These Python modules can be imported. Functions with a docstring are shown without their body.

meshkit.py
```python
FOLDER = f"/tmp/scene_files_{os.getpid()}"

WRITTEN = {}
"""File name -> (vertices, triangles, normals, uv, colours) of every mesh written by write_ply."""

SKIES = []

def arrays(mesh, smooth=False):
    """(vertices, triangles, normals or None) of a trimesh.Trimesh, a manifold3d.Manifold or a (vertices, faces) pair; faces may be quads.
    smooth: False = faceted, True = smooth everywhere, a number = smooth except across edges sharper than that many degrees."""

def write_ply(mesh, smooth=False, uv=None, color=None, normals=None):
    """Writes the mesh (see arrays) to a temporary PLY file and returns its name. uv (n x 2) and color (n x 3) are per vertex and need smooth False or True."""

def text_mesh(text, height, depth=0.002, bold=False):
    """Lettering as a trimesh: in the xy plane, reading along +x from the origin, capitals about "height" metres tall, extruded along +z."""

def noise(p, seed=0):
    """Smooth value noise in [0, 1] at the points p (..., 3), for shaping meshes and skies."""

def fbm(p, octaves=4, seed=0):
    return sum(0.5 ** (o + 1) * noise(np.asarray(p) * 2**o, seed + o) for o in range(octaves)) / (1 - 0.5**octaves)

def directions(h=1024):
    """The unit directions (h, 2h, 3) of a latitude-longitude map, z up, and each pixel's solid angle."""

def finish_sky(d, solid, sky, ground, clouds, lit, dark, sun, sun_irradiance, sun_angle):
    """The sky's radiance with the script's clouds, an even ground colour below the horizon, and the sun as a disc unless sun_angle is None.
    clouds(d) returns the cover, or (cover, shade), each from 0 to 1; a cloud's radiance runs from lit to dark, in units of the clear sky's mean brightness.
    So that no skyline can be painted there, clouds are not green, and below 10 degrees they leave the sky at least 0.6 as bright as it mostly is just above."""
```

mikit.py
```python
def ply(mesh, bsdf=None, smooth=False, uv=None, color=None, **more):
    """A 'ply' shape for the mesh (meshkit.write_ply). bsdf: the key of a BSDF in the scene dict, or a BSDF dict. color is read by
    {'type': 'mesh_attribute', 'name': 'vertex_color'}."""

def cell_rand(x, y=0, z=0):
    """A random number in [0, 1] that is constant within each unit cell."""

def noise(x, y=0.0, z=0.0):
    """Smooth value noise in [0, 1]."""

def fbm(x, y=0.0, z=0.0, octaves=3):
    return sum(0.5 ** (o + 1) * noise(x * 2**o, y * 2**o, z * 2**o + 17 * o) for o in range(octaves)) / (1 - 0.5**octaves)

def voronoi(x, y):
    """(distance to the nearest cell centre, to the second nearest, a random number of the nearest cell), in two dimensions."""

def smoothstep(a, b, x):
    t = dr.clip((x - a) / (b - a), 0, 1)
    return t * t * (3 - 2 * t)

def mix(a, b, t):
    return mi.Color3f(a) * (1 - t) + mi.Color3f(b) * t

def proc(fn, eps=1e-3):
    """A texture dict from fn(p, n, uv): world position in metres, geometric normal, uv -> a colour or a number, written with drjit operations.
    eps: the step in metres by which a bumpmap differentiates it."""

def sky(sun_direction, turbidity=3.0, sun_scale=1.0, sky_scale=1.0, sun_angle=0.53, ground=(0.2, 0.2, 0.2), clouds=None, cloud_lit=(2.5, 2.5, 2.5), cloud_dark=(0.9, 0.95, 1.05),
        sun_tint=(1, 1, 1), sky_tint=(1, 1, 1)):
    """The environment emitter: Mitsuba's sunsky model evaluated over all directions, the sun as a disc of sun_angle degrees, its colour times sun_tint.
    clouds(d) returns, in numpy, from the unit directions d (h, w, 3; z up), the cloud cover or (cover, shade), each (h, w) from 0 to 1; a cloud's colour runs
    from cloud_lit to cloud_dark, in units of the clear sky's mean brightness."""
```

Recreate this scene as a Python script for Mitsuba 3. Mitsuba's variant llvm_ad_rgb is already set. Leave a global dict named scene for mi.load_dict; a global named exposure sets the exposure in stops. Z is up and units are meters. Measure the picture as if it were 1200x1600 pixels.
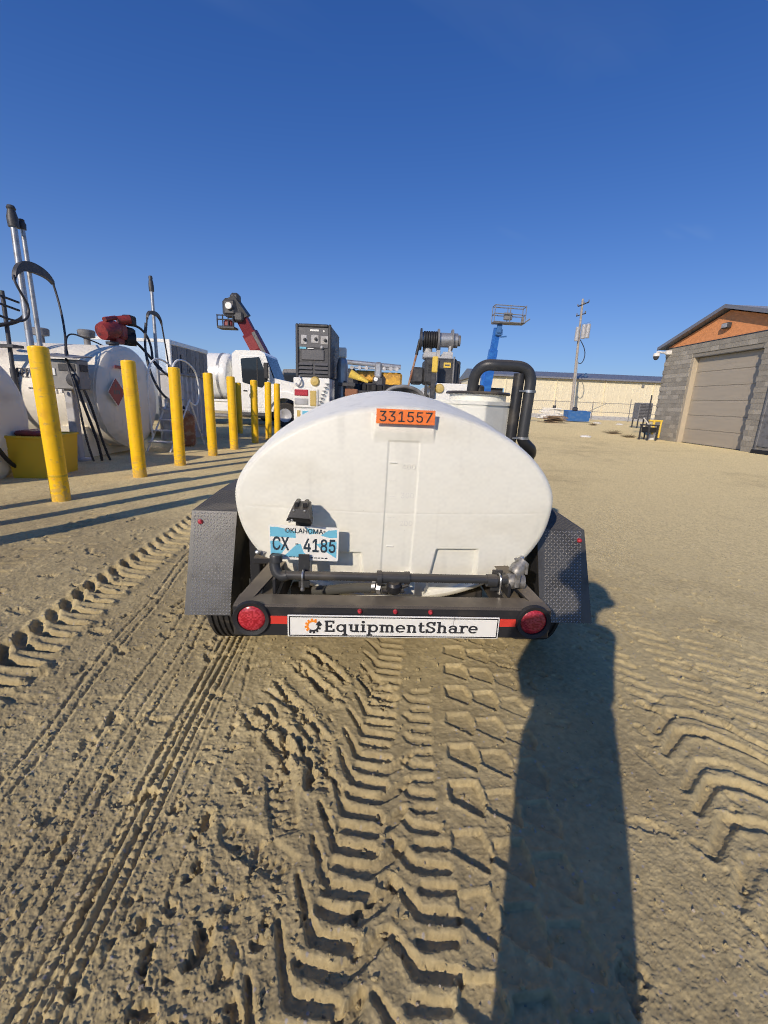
import math, random
import numpy as np, trimesh, manifold3d as m3, shapely
import shapely.geometry as sg, shapely.affinity as sa, shapely.ops as so
import drjit as dr, mitsuba as mi, mikit, meshkit
from mikit import noise, fbm, voronoi, smoothstep, mix, cell_rand

rng = np.random.default_rng(7)
scene, labels = {}, {}
T4 = mi.ScalarTransform4f

# ------------------------------------------------------------------ camera, sky, exposure
PITCH, ROLL, EYE = math.radians(14.3), math.radians(2.4), np.array([0, 0, 1.30])
fwd = np.array([0, math.cos(PITCH), -math.sin(PITCH)])
up = np.array([0, math.sin(PITCH), math.cos(PITCH)]) * math.cos(ROLL) - np.array([1.0, 0, 0]) * math.sin(ROLL)
scene['camera'] = {'type': 'perspective', 'fov': math.degrees(2 * math.atan(800 / 675)), 'fov_axis': 'y', 'near_clip': 0.01, 'far_clip': 3000.0,
                   'to_world': T4().look_at(EYE.tolist(), (EYE + fwd).tolist(), up.tolist())}
AZ, EL = math.radians(27), math.radians(26)
SUN = [-math.sin(AZ) * math.cos(EL), -math.cos(AZ) * math.cos(EL), math.sin(EL)]


def cirrus(d):
    z = np.maximum(d[..., 2], 0.05)
    p = np.stack([d[..., 0] / z, d[..., 1] / z, np.zeros_like(z)], -1)
    a = np.stack([p[..., 0] * .8 + p[..., 1] * .6, p[..., 1] * .8 - p[..., 0] * .6, p[..., 2]], -1)
    streak = meshkit.fbm(a * [0.9, 4.2, 1], 4, 3)
    patch = meshkit.fbm(p * 0.9, 2, 11)
    wisp = np.clip((streak - .46) * 2.2, 0, 1) * np.clip((patch - .47) * 4, 0, 1) * .20
    return np.maximum(wisp, .80 * np.exp(-np.clip(d[..., 2], 0, 1) / .125))     # milky air low down, all round


scene['sky'] = mikit.sky(SUN, turbidity=2.8, sun_scale=1.0, sky_scale=0.96, sun_tint=(1.0, 1.12, 1.46), sky_tint=(.34, .73, 1.60), ground=(.34, .28, .17), clouds=cirrus, cloud_lit=(2.45, 3.15, 3.4), cloud_dark=(.9, 1.4, 2.2))
exposure = 1.42

# ------------------------------------------------------------------ materials


def P(col, rough=.5, metal=0.0, **k):
    c = col if isinstance(col, dict) else {'type': 'rgb', 'value': list(col)}
    return {'type': 'twosided', 'b': {'type': 'principled', 'base_color': c, 'roughness': rough, 'metallic': metal, **k}}


def mat(name, *a, **k):
    scene['m_' + name] = P(*a, **k)


def bumped(name, height, inner, scale=1.0, eps=1e-3):
    scene['m_' + name] = {'type': 'twosided', 'b': {'type': 'bumpmap', 't': mikit.proc(height, eps), 'scale': scale, 'b': inner['b']}}


def worn(a, b, f=6.0, lo=.45, hi=.75):
    return mikit.proc(lambda p, n, uv: mix(a, b, smoothstep(lo, hi, fbm(p.x * f, p.y * f, p.z * f, 4))))


def dusty(a, dust=(.22, .18, .12), top=.6, f=9.0):
    def fn(p, n, uv):
        k = fbm(p.x * f, p.y * f, p.z * f, 4)
        return mix(a, dust, dr.clip(smoothstep(.4, 1.0, n.z) * top * (.5 + k) + .45 * smoothstep(.5, .8, k) * .5, 0, 1))
    return mikit.proc(fn)


def sand_col(p, n, uv):
    big = fbm(p.x * .35, p.y * .35, 0, 3)
    mid = fbm(p.x * 3.1 + 7, p.y * 3.1, 0, 3)
    fine = fbm(p.x * 55, p.y * 55, p.z * 55, 3)
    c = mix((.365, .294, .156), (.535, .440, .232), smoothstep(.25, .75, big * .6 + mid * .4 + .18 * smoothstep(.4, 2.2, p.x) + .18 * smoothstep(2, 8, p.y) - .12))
    c = c * (.72 + .56 * fine)
    d1, d2, w = voronoi(p.x * 42, p.y * 42)
    stone = smoothstep(.20, .12, d1) * smoothstep(.90, .95, w)
    return mix(c, mi.Color3f(.34, .31, .27) * (.6 + .9 * w * fine), stone)


def sand_bump(p, n, uv):
    return .0034 * fbm(p.x * 85, p.y * 85, 0, 3) + .005 * noise(p.x * 26, p.y * 26, 3) + .012 * fbm(p.x * 4, p.y * 4, 0, 2)


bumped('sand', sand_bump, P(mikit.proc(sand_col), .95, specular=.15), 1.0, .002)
mat('poly', mikit.proc(lambda p, n, uv: (1 - .10 * smoothstep(.55, .85, fbm(p.x * 22, p.y * 22, p.z * 1.6, 3)) - .16 * smoothstep(.62, .80, fbm(p.x * 7 + 3, p.y * 7, p.z * 7, 4)) * smoothstep(.9, .55, p.z)) * mix((.745, .735, .64), (.69, .67, .565), smoothstep(.45, .8, fbm(p.x * 3, p.y * 3, p.z * 5, 4))) * (.965 + .07 * noise(p.x * 90, p.y * 90, p.z * 90))), .42, specular=.4)
mat('poly_mark', (.655, .645, .585), .6)
mat('black_steel', dusty((.021, .021, .023)), .42)
mat('tread_plate', worn((.095, .093, .088), (.065, .062, .056), 12), .40, .45)
mat('plate_dusty', worn((.075, .073, .068), (.13, .12, .10), 9), .75)
mat('tread_bar', (.66, .65, .62), .26, .8)
mat('grey_pipe', dusty((.032, .034, .036), top=.3), .42)
mat('black_pipe', dusty((.016, .016, .017), top=.3), .42)
mat('zinc', worn((.50, .50, .49), (.30, .29, .27), 40), .35, .9)
mat('tyre', dusty((.022, .021, .020), (.20, .16, .11), .5, 30), .85)
mat('red_lens', mikit.proc(lambda p, n, uv: mix((.34, .012, .02), (.52, .045, .06), smoothstep(.35, .7, noise(p.x * 170, p.y * 170, p.z * 170)))), .16, clearcoat=.6)
mat('red_tape', (.62, .045, .03), .3, clearcoat=.4)
mat('sign_white', (.78, .77, .71), .35)
mat('ink', (.025, .026, .030), .5)
mat('plate_ink', (.02, .035, .05), .5)
mat('orange_ink', (.85, .26, .025), .5)
mat('label_orange', worn((.86, .20, .035), (.74, .17, .04), 60), .5)
mat('plate_blue', (.16, .47, .62), .4)
def bollard_col(p, n, uv):
    c = mix((.93, .55, .008), (.80, .44, .012), smoothstep(.5, .8, fbm(p.x * 7, p.y * 7, p.z * 7, 4)))
    scuff = smoothstep(.66, .74, fbm(p.x * 13, p.y * 13, p.z * 34, 3))
    splash = smoothstep(.50, .70, fbm(p.x * 30, p.y * 30, p.z * 30, 3) + .35 * smoothstep(.35, .0, p.z) - .12)
    return mix(mix(c, mi.Color3f(.30, .22, .10), scuff * .18), mi.Color3f(.34, .27, .16), splash * .45)


mat('bollard_yellow', mikit.proc(bollard_col), .38, specular=.5)
mat('yellow_plastic', (.60, .40, .02), .5)
mat('tank_white', mikit.proc(lambda p, n, uv: mix((.72, .68, .575), (.50, .44, .34), smoothstep(.50, .85, fbm(p.x * 1.6, p.y * 1.6, p.z * 3.5, 4)) * .7 + .3 * smoothstep(.60, .9, fbm(p.x * 14, p.y * 14, p.z * 3, 3)))), .5)
mat('truck_white', worn((.80, .79, .73), (.70, .68, .61), 3, .5, .9), .22, clearcoat=.6)
mat('cab_glass', (.025, .03, .035), .08, specular=.4)
mat('silver_tank', (.62, .65, .68), .22, .85)
mat('dark_rubber', (.018, .018, .019), .6)
mat('dark_grey', worn((.045, .046, .05), (.07, .07, .07), 20), .5)
mat('panel_grey', (.10, .10, .105), .45)
mat('cabinet_shaded_grey', worn((.24, .235, .22), (.19, .18, .165), 7), .55)  # darkened grey: the shade on the cabinet is put into its colour
mat('hose_black', (.045, .045, .047), .5)
mat('hose_grey', dusty((.06, .06, .052), (.14, .12, .085), .4, 20), .8)
mat('cast_alloy', worn((.30, .29, .27), (.17, .16, .14), 50, .4, .7), .5, .6)
mat('mid_grey', worn((.20, .20, .20), (.13, .125, .12), 8), .5)
mat('light_grey', worn((.44, .44, .44), (.33, .32, .30), 6), .45)
mat('galv', worn((.42, .43, .44), (.30, .30, .30), 10), .4, .6)
mat('pump_red', worn((.26, .035, .03), (.13, .03, .03), 14), .45)
mat('crane_red', (.17, .012, .020), .45)
mat('lift_blue', worn((.018, .12, .44), (.03, .17, .52), 3), .35)
mat('bin_blue', worn((.04, .14, .36), (.08, .18, .36), 4), .5)
mat('rust', worn((.28, .12, .06), (.38, .26, .17), 12), .7)
mat('loader_yellow', worn((.60, .32, .03), (.38, .20, .03), 5), .45)
mat('placard_red', (.28, .05, .05), .5)
mat('amber', (.55, .40, .12), .25, clearcoat=.5)
mat('cone_yellow', (.75, .52, .08), .5)
mat('cream', mikit.proc(lambda p, n, uv: mix((.76, .68, .48), (.74, .66, .46), smoothstep(.4, .8, fbm(p.x * .2, p.y, p.z * .4, 2)))), .55)
mat('roof_grey', (.17, .18, .20), .45, .3)
mat('roof_trim', (.20, .21, .24), .5)
mat('stucco', mikit.proc(lambda p, n, uv: mi.Color3f(.80, .33, .13) * (.85 + .3 * fbm(p.x * 9, p.y * 9, p.z * 9, 3))), .85)
for i, c in enumerate(((.345, .315, .255), (.30, .275, .225), (.42, .385, .315))):
    mat('block%d' % i, mikit.proc(lambda p, n, uv, c=c: mi.Color3f(c) * (.82 + .36 * fbm(p.x * 24, p.y * 24, p.z * 24, 4))), .92)
mat('mortar', (.29, .265, .215), .95)
mat('door_tan', mikit.proc(lambda p, n, uv: mi.Color3f(.45, .39, .295) * (.93 + .14 * fbm(p.x, p.y * 1.2, p.z * 9, 3))), .5)
mat('jamb_tan', (.46, .39, .28), .8)
mat('wood', worn((.24, .16, .09), (.34, .25, .16), 9), .8)
mat('pole_wood', worn((.40, .36, .31), (.26, .23, .20), 5), .8)
mat('white_scrap', (.75, .73, .68), .6)
mat('house_tan', (.52, .42, .30), .8)
mat('house_roof', (.11, .09, .085), .8)
mat('pebble', mikit.proc(lambda p, n, uv: mix((.20, .165, .115), (.42, .355, .26), noise(p.x * 40, p.y * 40, 5))), .8)
mat('twig', worn((.20, .15, .09), (.12, .10, .06), 30), .9)
mat('skin', (.46, .26, .18), .5)
mat('shirt', (.16, .19, .24), .8)
mat('jeans', (.045, .06, .11), .85)
mat('hair', (.03, .02, .015), .6)
mat('boot', (.10, .06, .035), .6)
mat('eye_white', (.75, .73, .70), .3)

# ------------------------------------------------------------------ helpers
cat = trimesh.util.concatenate


def bx(x0, x1, y0, y1, z0, z1, b=0.0):
    if b <= 0:
        return trimesh.creation.box(bounds=[[min(x0, x1), min(y0, y1), min(z0, z1)], [max(x0, x1), max(y0, y1), max(z0, z1)]])
    lo, hi = np.minimum([x0, y0, z0], [x1, y1, z1]), np.maximum([x0, y0, z0], [x1, y1, z1])
    b = min(b, (hi - lo).min() * .45)
    pts = []
    for s in np.ndindex(2, 2, 2):
        c = np.where(np.array(s) == 1, hi, lo)
        inn = np.where(np.array(s) == 1, -1, 1) * b
        for k in range(3):
            q = c + inn
            q[k] = c[k]
            pts.append(q)
    return trimesh.convex.convex_hull(np.array(pts))


def frames(pts):
    pts = np.asarray(pts, float)
    t = np.gradient(pts, axis=0)
    t /= np.linalg.norm(t, axis=1, keepdims=True) + 1e-12
    ref = np.array([0, 0, 1.0]) if abs(t[0][2]) < .9 else np.array([1.0, 0, 0])
    n = np.cross(t[0], ref)
    n /= np.linalg.norm(n)
    out = []
    for ti in t:
        n = n - ti * (n @ ti)
        n /= np.linalg.norm(n) + 1e-12
        out.append((n.copy(), np.cross(ti, n)))
    return pts, out


def tube(pts, r, n=12):
    pts, fr = frames(pts)
    r = np.broadcast_to(np.asarray(r, float), (len(pts),))
    a = np.arange(n) * 2 * np.pi / n
    v = np.vstack([p + rr * (np.cos(a)[:, None] * u + np.sin(a)[:, None] * w) for p, rr, (u, w) in zip(pts, r, fr)] + [pts[:1], pts[-1:]])
    f = []
    L = len(pts)
    i = np.arange(n)
    j = (i + 1) % n
    for k in range(L - 1):
        f += [np.stack([k * n + i, k * n + j, (k + 1) * n + j], 1), np.stack([k * n + i, (k + 1) * n + j, (k + 1) * n + i], 1)]
    f += [np.stack([j, i, i * 0 + L * n], 1), np.stack([(L - 1) * n + i, (L - 1) * n + j, i * 0 + L * n + 1], 1)]
    m = trimesh.Trimesh(v, np.vstack(f), process=False)
    return m if m.volume > 0 else trimesh.Trimesh(v, np.vstack(f)[:, ::-1], process=False)


def smoothpath(pts, k=6):
    from scipy.interpolate import CubicSpline
    pts = np.asarray(pts, float)
    s = np.r_[0, np.cumsum(np.linalg.norm(np.diff(pts, axis=0), axis=1))]
    return CubicSpline(s, pts)(np.linspace(0, s[-1], k * (len(pts) - 1) + 1))


def cyl(p0, p1, r, r1=None, n=20):
    return tube([p0, p1], [r, r if r1 is None else r1], n)


def lathe(profile, p0, axis, n=32):
    """profile: (radius, height) pairs along axis from p0."""
    axis = np.asarray(axis, float)
    axis /= np.linalg.norm(axis)
    pr = np.asarray(profile, float)
    m = trimesh.creation.revolve(np.maximum(pr, [1e-6, -1e9]), sections=n)
    m.apply_transform(trimesh.geometry.align_vectors([0, 0, 1], axis))
    m.apply_translation(p0)
    if m.volume < 0:
        m.invert()
    return m


def extr(poly, depth, M=None):
    geoms = getattr(poly, 'geoms', [poly])
    m = cat([trimesh.creation.extrude_polygon(g, depth, engine='earcut') for g in geoms if g.area > 0])
    if M is not None:
        m.apply_transform(M)
    return m


def hull(pts):
    return trimesh.convex.convex_hull(np.asarray(pts, float))


def moved(m, t=(0, 0, 0), rz=0, s=1):
    m = m.copy()
    if s != 1:
        m.apply_scale(s)
    if rz:
        m.apply_transform(trimesh.transformations.rotation_matrix(rz, [0, 0, 1]))
    m.apply_translation(t)
    return m


def M4(cols, o=(0, 0, 0)):
    A = np.eye(4)
    A[:3, :3] = np.array(cols, float).T
    A[:3, 3] = o
    return A


def back(x, y, z):   # text/flat art in xy -> face looking to -y, seen from behind the trailer
    return M4([[1, 0, 0], [0, 0, 1], [0, -1, 0]], (x, y, z))


def lane(x, y, z):   # face looking to +x
    return M4([[0, 1, 0], [0, 0, 1], [1, 0, 0]], (x, y, z))


def quad_sheet(pts, th, nrm):
    pts = np.asarray(pts, float)
    return hull(np.vstack([pts, pts + np.asarray(nrm, float) * th]))


class Thing:
    used = {}

    def __init__(self, name, label, category, group=None, at=None, kind=None):
        k = Thing.used.get(name, 0)
        Thing.used[name] = k + 1
        self.key = name if k == 0 else '%s_%03d' % (name, k)
        self.at = at
        self.n = {}
        if kind:
            labels[self.key] = {'kind': kind}
            if label:
                labels[self.key]['label'] = label
        else:
            labels[self.key] = {'label': label, 'category': category}
        if group:
            labels[self.key]['group'] = group

    def add(self, name, mesh, m, parent=None, smooth=35, label=None, kind=None, tf=None):
        base = (parent or self.key) + '__' + name
        k = self.n.get(base, 0)
        self.n[base] = k + 1
        key = base if k == 0 else '%s_%03d' % (base, k)
        scene[key] = mikit.ply(mesh, 'm_' + m, smooth) if not isinstance(mesh, dict) else mesh
        t = tf if tf is not None else self.at
        if t is not None:
            scene[key]['to_world'] = t
        if label or kind:
            labels[key] = {}
            if label:
                labels[key]['label'] = label
            if kind:
                labels[key]['kind'] = kind
        return key

    def one(self, mesh, m, smooth=35):
        scene[self.key] = mikit.ply(mesh, 'm_' + m, smooth)
        if self.at is not None:
            scene[self.key]['to_world'] = self.at
        return self.key


def place(x, y, z=0, rz=0, s=1.0):
    t = T4().translate([x, y, z]).rotate([0, 0, 1], rz)
    return t.scale([s, s, s]) if s != 1.0 else t


# ------------------------------------------------------------------ ground: one sheet, fine where the camera stands near
ys = [0.44]
while ys[-1] < 14:
    y = ys[-1]
    ys.append(y + min(.55 * (y * y + 1.69) / 562, .12))
ys = np.array(ys)
far = 14 * 1.16 ** np.arange(1, 29)
near = .44 - np.array([0.06, .15, .3, .5, .8, 1.2, 2, 3.5, 6, 12, 30, 80, 250])[::-1]
ys = np.r_[near, ys, far]
us = np.linspace(-1, 1, 880)
side = np.r_[1 + np.cumsum(.004 * 1.075 ** np.arange(54)), [4.2, 6, 9, 15, 40, 120, 400]]
us = np.r_[-side[::-1], us, side]
wid = np.where(ys > .44, .62 + 1.12 * (np.clip(ys, .44, 14) - .44), .62)
GX = us[None] * wid[:, None]
GY = np.repeat(ys[:, None], len(us), 1)
GZ = np.zeros_like(GX)
FADE = 1 / (1 + (np.hypot(GX, GY) / 9) ** 4) / (1 + (np.gradient(us)[None] * wid[:, None] / .022) ** 2)
pp = np.stack([GX, GY, np.zeros_like(GX)], -1)
nearmask = (np.hypot(GX, GY) < 30) & (np.abs(us)[None] < 3.7)


def soft_in(v, lo, hi, e):
    a, b = np.clip((v - lo + e) / (2 * e), 0, 1), np.clip((hi + e - v) / (2 * e), 0, 1)
    return a * a * (3 - 2 * a) * b * b * (3 - 2 * b)


def nz(freq, octv, seed, sub=None):
    out = np.zeros_like(GX)
    out[nearmask] = meshkit.fbm(pp[nearmask] * freq, octv, seed) - .5
    return out


n_big, n_mid, n_clod, n_fine = nz(1.1, 2, 1), nz(6.5, 3, 5), nz(24, 3, 9), nz(95, 2, 15)
rough = np.clip(.40 + .30 * np.exp(-((GX + .45) / .55) ** 2) * np.exp(-((GY - .8) / .55) ** 2) + .35 * np.exp(-((GX + 1.6) / 1.1) ** 2) - .14 * np.exp(-((GX - 2.0) / .9) ** 2), .12, 1.6)
TRK = np.interp(GY, [.40, .52, .627, .73, .848, .98, 1.2, 1.5, 2.0, 2.6], [-.262, -.222, -.182, -.152, -.120, -.112, -.080, -.047, .002, .05])
calm = soft_in(GX - TRK, -.10, .52, .05) * soft_in(GY, 0, 2.6, .3)
rough *= .52 * (1 - .60 * calm)
n_grit = nz(210, 2, 21)
GZ += FADE * (.030 * n_big + .016 * n_mid * rough + .0055 * rough * n_clod + .0070 * n_fine * (.42 + .8 * rough) + .0050 * n_grit * (.48 + .6 * rough))
# sharper crumbs and clods
GZ += FADE * .0030 * np.clip((nz(72, 2, 41) - .05) * 9, 0, 1) * np.clip(rough, .12, .8)
crumb = np.clip(n_clod - .10, 0, 1) * 2.2
GZ += FADE * .0085 * crumb * rough * np.clip(.4 + 2 * n_mid, .1, 1.0)
pit = np.clip(-n_mid - .13, 0, 1)
GZ -= FADE * .05 * pit * np.clip(rough - .65, 0, 1)
NOISE = 4.0 * nz(30, 2, 33) + 2.6 * nz(110, 2, 35)
ROWN = ys


def stamp(pts, r, depth, edge=.0054, closed=False, berm=.16, wob=.0035):
    """Presses a polyline (thick line) or a filled polygon into the sand."""
    pts = np.asarray(pts, float)
    pad = (0 if closed else np.max(r)) + edge + .05
    (x0, y0), (x1, y1) = pts.min(0) - pad, pts.max(0) + pad
    i0, i1 = np.searchsorted(ROWN, [y0, y1])
    if i1 - i0 < 2:
        return
    u0 = min(x0 / wid[i0], x0 / wid[i1 - 1])
    u1 = max(x1 / wid[i0], x1 / wid[i1 - 1])
    j0, j1 = np.searchsorted(us, [u0, u1])
    if j1 - j0 < 2:
        return
    X, Yv = GX[i0:i1, j0:j1], GY[i0:i1, j0:j1]
    d = np.full(X.shape, 9.0)
    ring = np.vstack([pts, pts[:1]]) if closed else pts
    rr = np.broadcast_to(np.asarray(r, float), (len(ring),))
    inside = np.zeros(X.shape, bool)
    for k, ((ax, ay), (bx_, by_)) in enumerate(zip(ring[:-1], ring[1:])):
        ex, ey = bx_ - ax, by_ - ay
        t = np.clip(((X - ax) * ex + (Yv - ay) * ey) / (ex * ex + ey * ey + 1e-12), 0, 1)
        dd = np.hypot(X - ax - t * ex, Yv - ay - t * ey) - (0 if closed else (rr[k] * (1 - t) + rr[k + 1] * t))
        d = np.minimum(d, dd)
        if closed:
            c = (ay > Yv) != (by_ > Yv)
            inside ^= c & (X < ex * (Yv - ay) / (ey + 1e-12) + ax)
    if closed:
        d = np.where(inside, -d, d)
    d = d + wob * NOISE[i0:i1, j0:j1] * .6
    s = np.clip((d + edge) / (2 * edge), 0, 1)
    s = 1 - s * s * (3 - 2 * s)
    Z = GZ[i0:i1, j0:j1]
    Z -= depth * s
    Z += depth * berm * np.exp(-((d - edge * 1.8) / (edge * 1.6)) ** 2)


# lug track of a big tyre running under the trailer
ya = np.array([.40, .52, .627, .73, .848, .98, 1.2, 1.5, 2.0, 2.6])
xa = np.array([-.262, -.222, -.182, -.152, -.120, -.112, -.080, -.047, .002, .05])
ax_ = lambda y: np.interp(y, ya, xa)
y = .43
while y < 2.5:
    k = float(np.clip(1.15 - .42 * (y - .6), .35, 1.1))
    j = lambda s=.004: rng.normal(0, s)
    c = np.array([ax_(y) + .006, y])
    dpt = .017 * k * rng.uniform(.8, 1.15)
    st = float(np.clip(1.0 - .25 * (y - 1.1), .6, 1.0))
    stamp([c + [-.064 * (2 - st) + j(), .15 * st + j()], c + [-.022, .045], c, c + [.108 + j(), -.014]], [.006, .012, .018, .019], dpt)
    stamp([c + [.010, .062], c + [.106, .046], c + [.165, .085], c + [.205 + j(), .128]] if y < 1.35 else [c + [.010, .062], c + [.105, .052]], [.017, .019, .019, .013] if y < 1.35 else .014, dpt * .9)
    y += .117
y = .36
while y < 1.75:
    k = float(np.clip(1.1 - .55 * (y - .6), .3, 1.1))
    c = np.array([ax_(y) + np.interp(y, [.7, .84, 1.2, 1.7], [.285, .262, .213, .185]), y])
    dpt = .016 * k * rng.uniform(.8, 1.15)
    sm = 1.0 if y < 1.0 else .35
    stamp([c + [-.070 * sm, .078 * sm], c + [0, 0], c + [.092 - .022 * (y > 1), -.006]], [.010, .017, .018], dpt)
    stamp([c + [.012, .060], c + [.095 - .022 * (y > 1), .062]], .015, dpt * .85)
    y += .121
# block tread to its right
for col, (dx, dy, kk) in enumerate(((0, 0, 1), (.118, -.03, .9), (.232, -.07, .6))):
    for q in range(-3, 8):
        o = np.array([.272 + .0175 / .178 * (q * .178) + dx, 1.19 + q * .178 + dy])
        base = np.array([[-.006, 0], [.092, -.06], [.112, -.008], [.092, .068], [.004, .064]])
        stamp(o + base + rng.normal(0, .003, base.shape), 0, .0140 * kk * np.clip(1.15 - .3 * (o[1] - 1.0), .4, 1.1) * rng.uniform(.75, 1.15), .005, closed=True, berm=.3)
# turning lug track at the right
for q, (cx, cy) in enumerate(((1.375, 1.80), (1.345, 1.665), (1.325, 1.545), (1.290, 1.41), (1.255, 1.285), (1.215, 1.16), (1.18, 1.03), (1.13, .90))):
    d = [.006, .011, .014, .010, .014, .012, .007, .004][q]
    cx, cy = cx + rng.normal(0, .012), cy + rng.normal(0, .012)
    stamp([(cx - .16, cy - .13), (cx - .02, cy - .005), (cx + .08, cy - .015), (cx + .18, cy - .085), (cx + .27, cy - .20)], [.012, .020, .022, .020, .010], d, .008, berm=.5)
for q in range(9):
    cy = 1.50 + q * .092
    stamp([(1.30 + q * .008, cy + .14), (1.20 + q * .01, cy + .21)], .022, .008, .005)
    stamp([(1.46 + q * .014, cy + .22), (1.57 + q * .016, cy + .16)], .022, .0085, .005)
    stamp([(1.63 + q * .02, cy + .10), (1.76 + q * .02, cy + .03)], .022, .007, .005)
    stamp([(1.84 + q * .02, cy - .03), (1.99 + q * .02, cy - .12)], .022, .006, .006)
# lug rut on the left
y = 1.3
while y < 5.2:
    cx = np.interp(y, [1.3, 1.78, 2.57, 3.15, 4.0, 5.2], [-1.80, -1.83, -1.93, -1.95, -2.0, -2.12])
    k = np.clip(1.2 - .18 * (y - 1.5), .5, 1.2)
    stamp([(cx - .07, y + .11), (cx, y), (cx + .09, y - .03), (cx + .22, y - .045)], [.022, .026, .018, .010], .036 * k * rng.uniform(.7, 1.1), .012, berm=.4)
    y += .135 if y < 2.9 else .15
for q in range(22):
    y = 1.6 + q * .16
    stamp([(-2.62 - .03 * q + rng.normal(0, .03), y), (-2.48 - .03 * q, y + .03)], .02, .022 * rng.uniform(.3, 1), .012)
# ribbed car tyre line leading to the left wheel, and fainter ones beside it
for off, dep in ((-.055, .006), (-.02, .008), (.012, .008), (.045, .007), (.085, .004)):
    yy = np.linspace(.45, 2.3, 30)
    xx = np.interp(yy, [.45, .62, .85, 1.11, 1.52, 2.2], [-.678, -.690, -.704, -.726, -.765, -.806]) + off
    stamp(np.c_[xx, yy], .0055, dep, .004, berm=.5)
for q in range(70):
    yy = .5 + q * .026
    xx = np.interp(yy, [.45, .62, .85, 1.11, 1.52, 2.2], [-.678, -.690, -.704, -.726, -.765, -.806])
    stamp([(xx - .05, yy), (xx - .03, yy + .008)], .004, .004, .003, berm=.2)
    stamp([(xx + .02, yy + .01), (xx + .04, yy + .004)], .004, .004, .003, berm=.2)
for x0, x1, dep in ((-.92, -1.02, .006), (-.97, -1.08, .005), (-1.22, -1.42, .006), (-1.27, -1.48, .006), (-.60, -.64, .004), (-.80, -.90, .005), (-1.05, -1.2, .005)):
    yy = np.linspace(.5, 3.6, 40)
    stamp(np.c_[np.interp(yy, [.5, 3.6], [x0 + .12, x1 - .18]) + .012 * np.sin(yy * 5 + x0 * 9), yy], .006, dep, .006, berm=.5, wob=.008)
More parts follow.
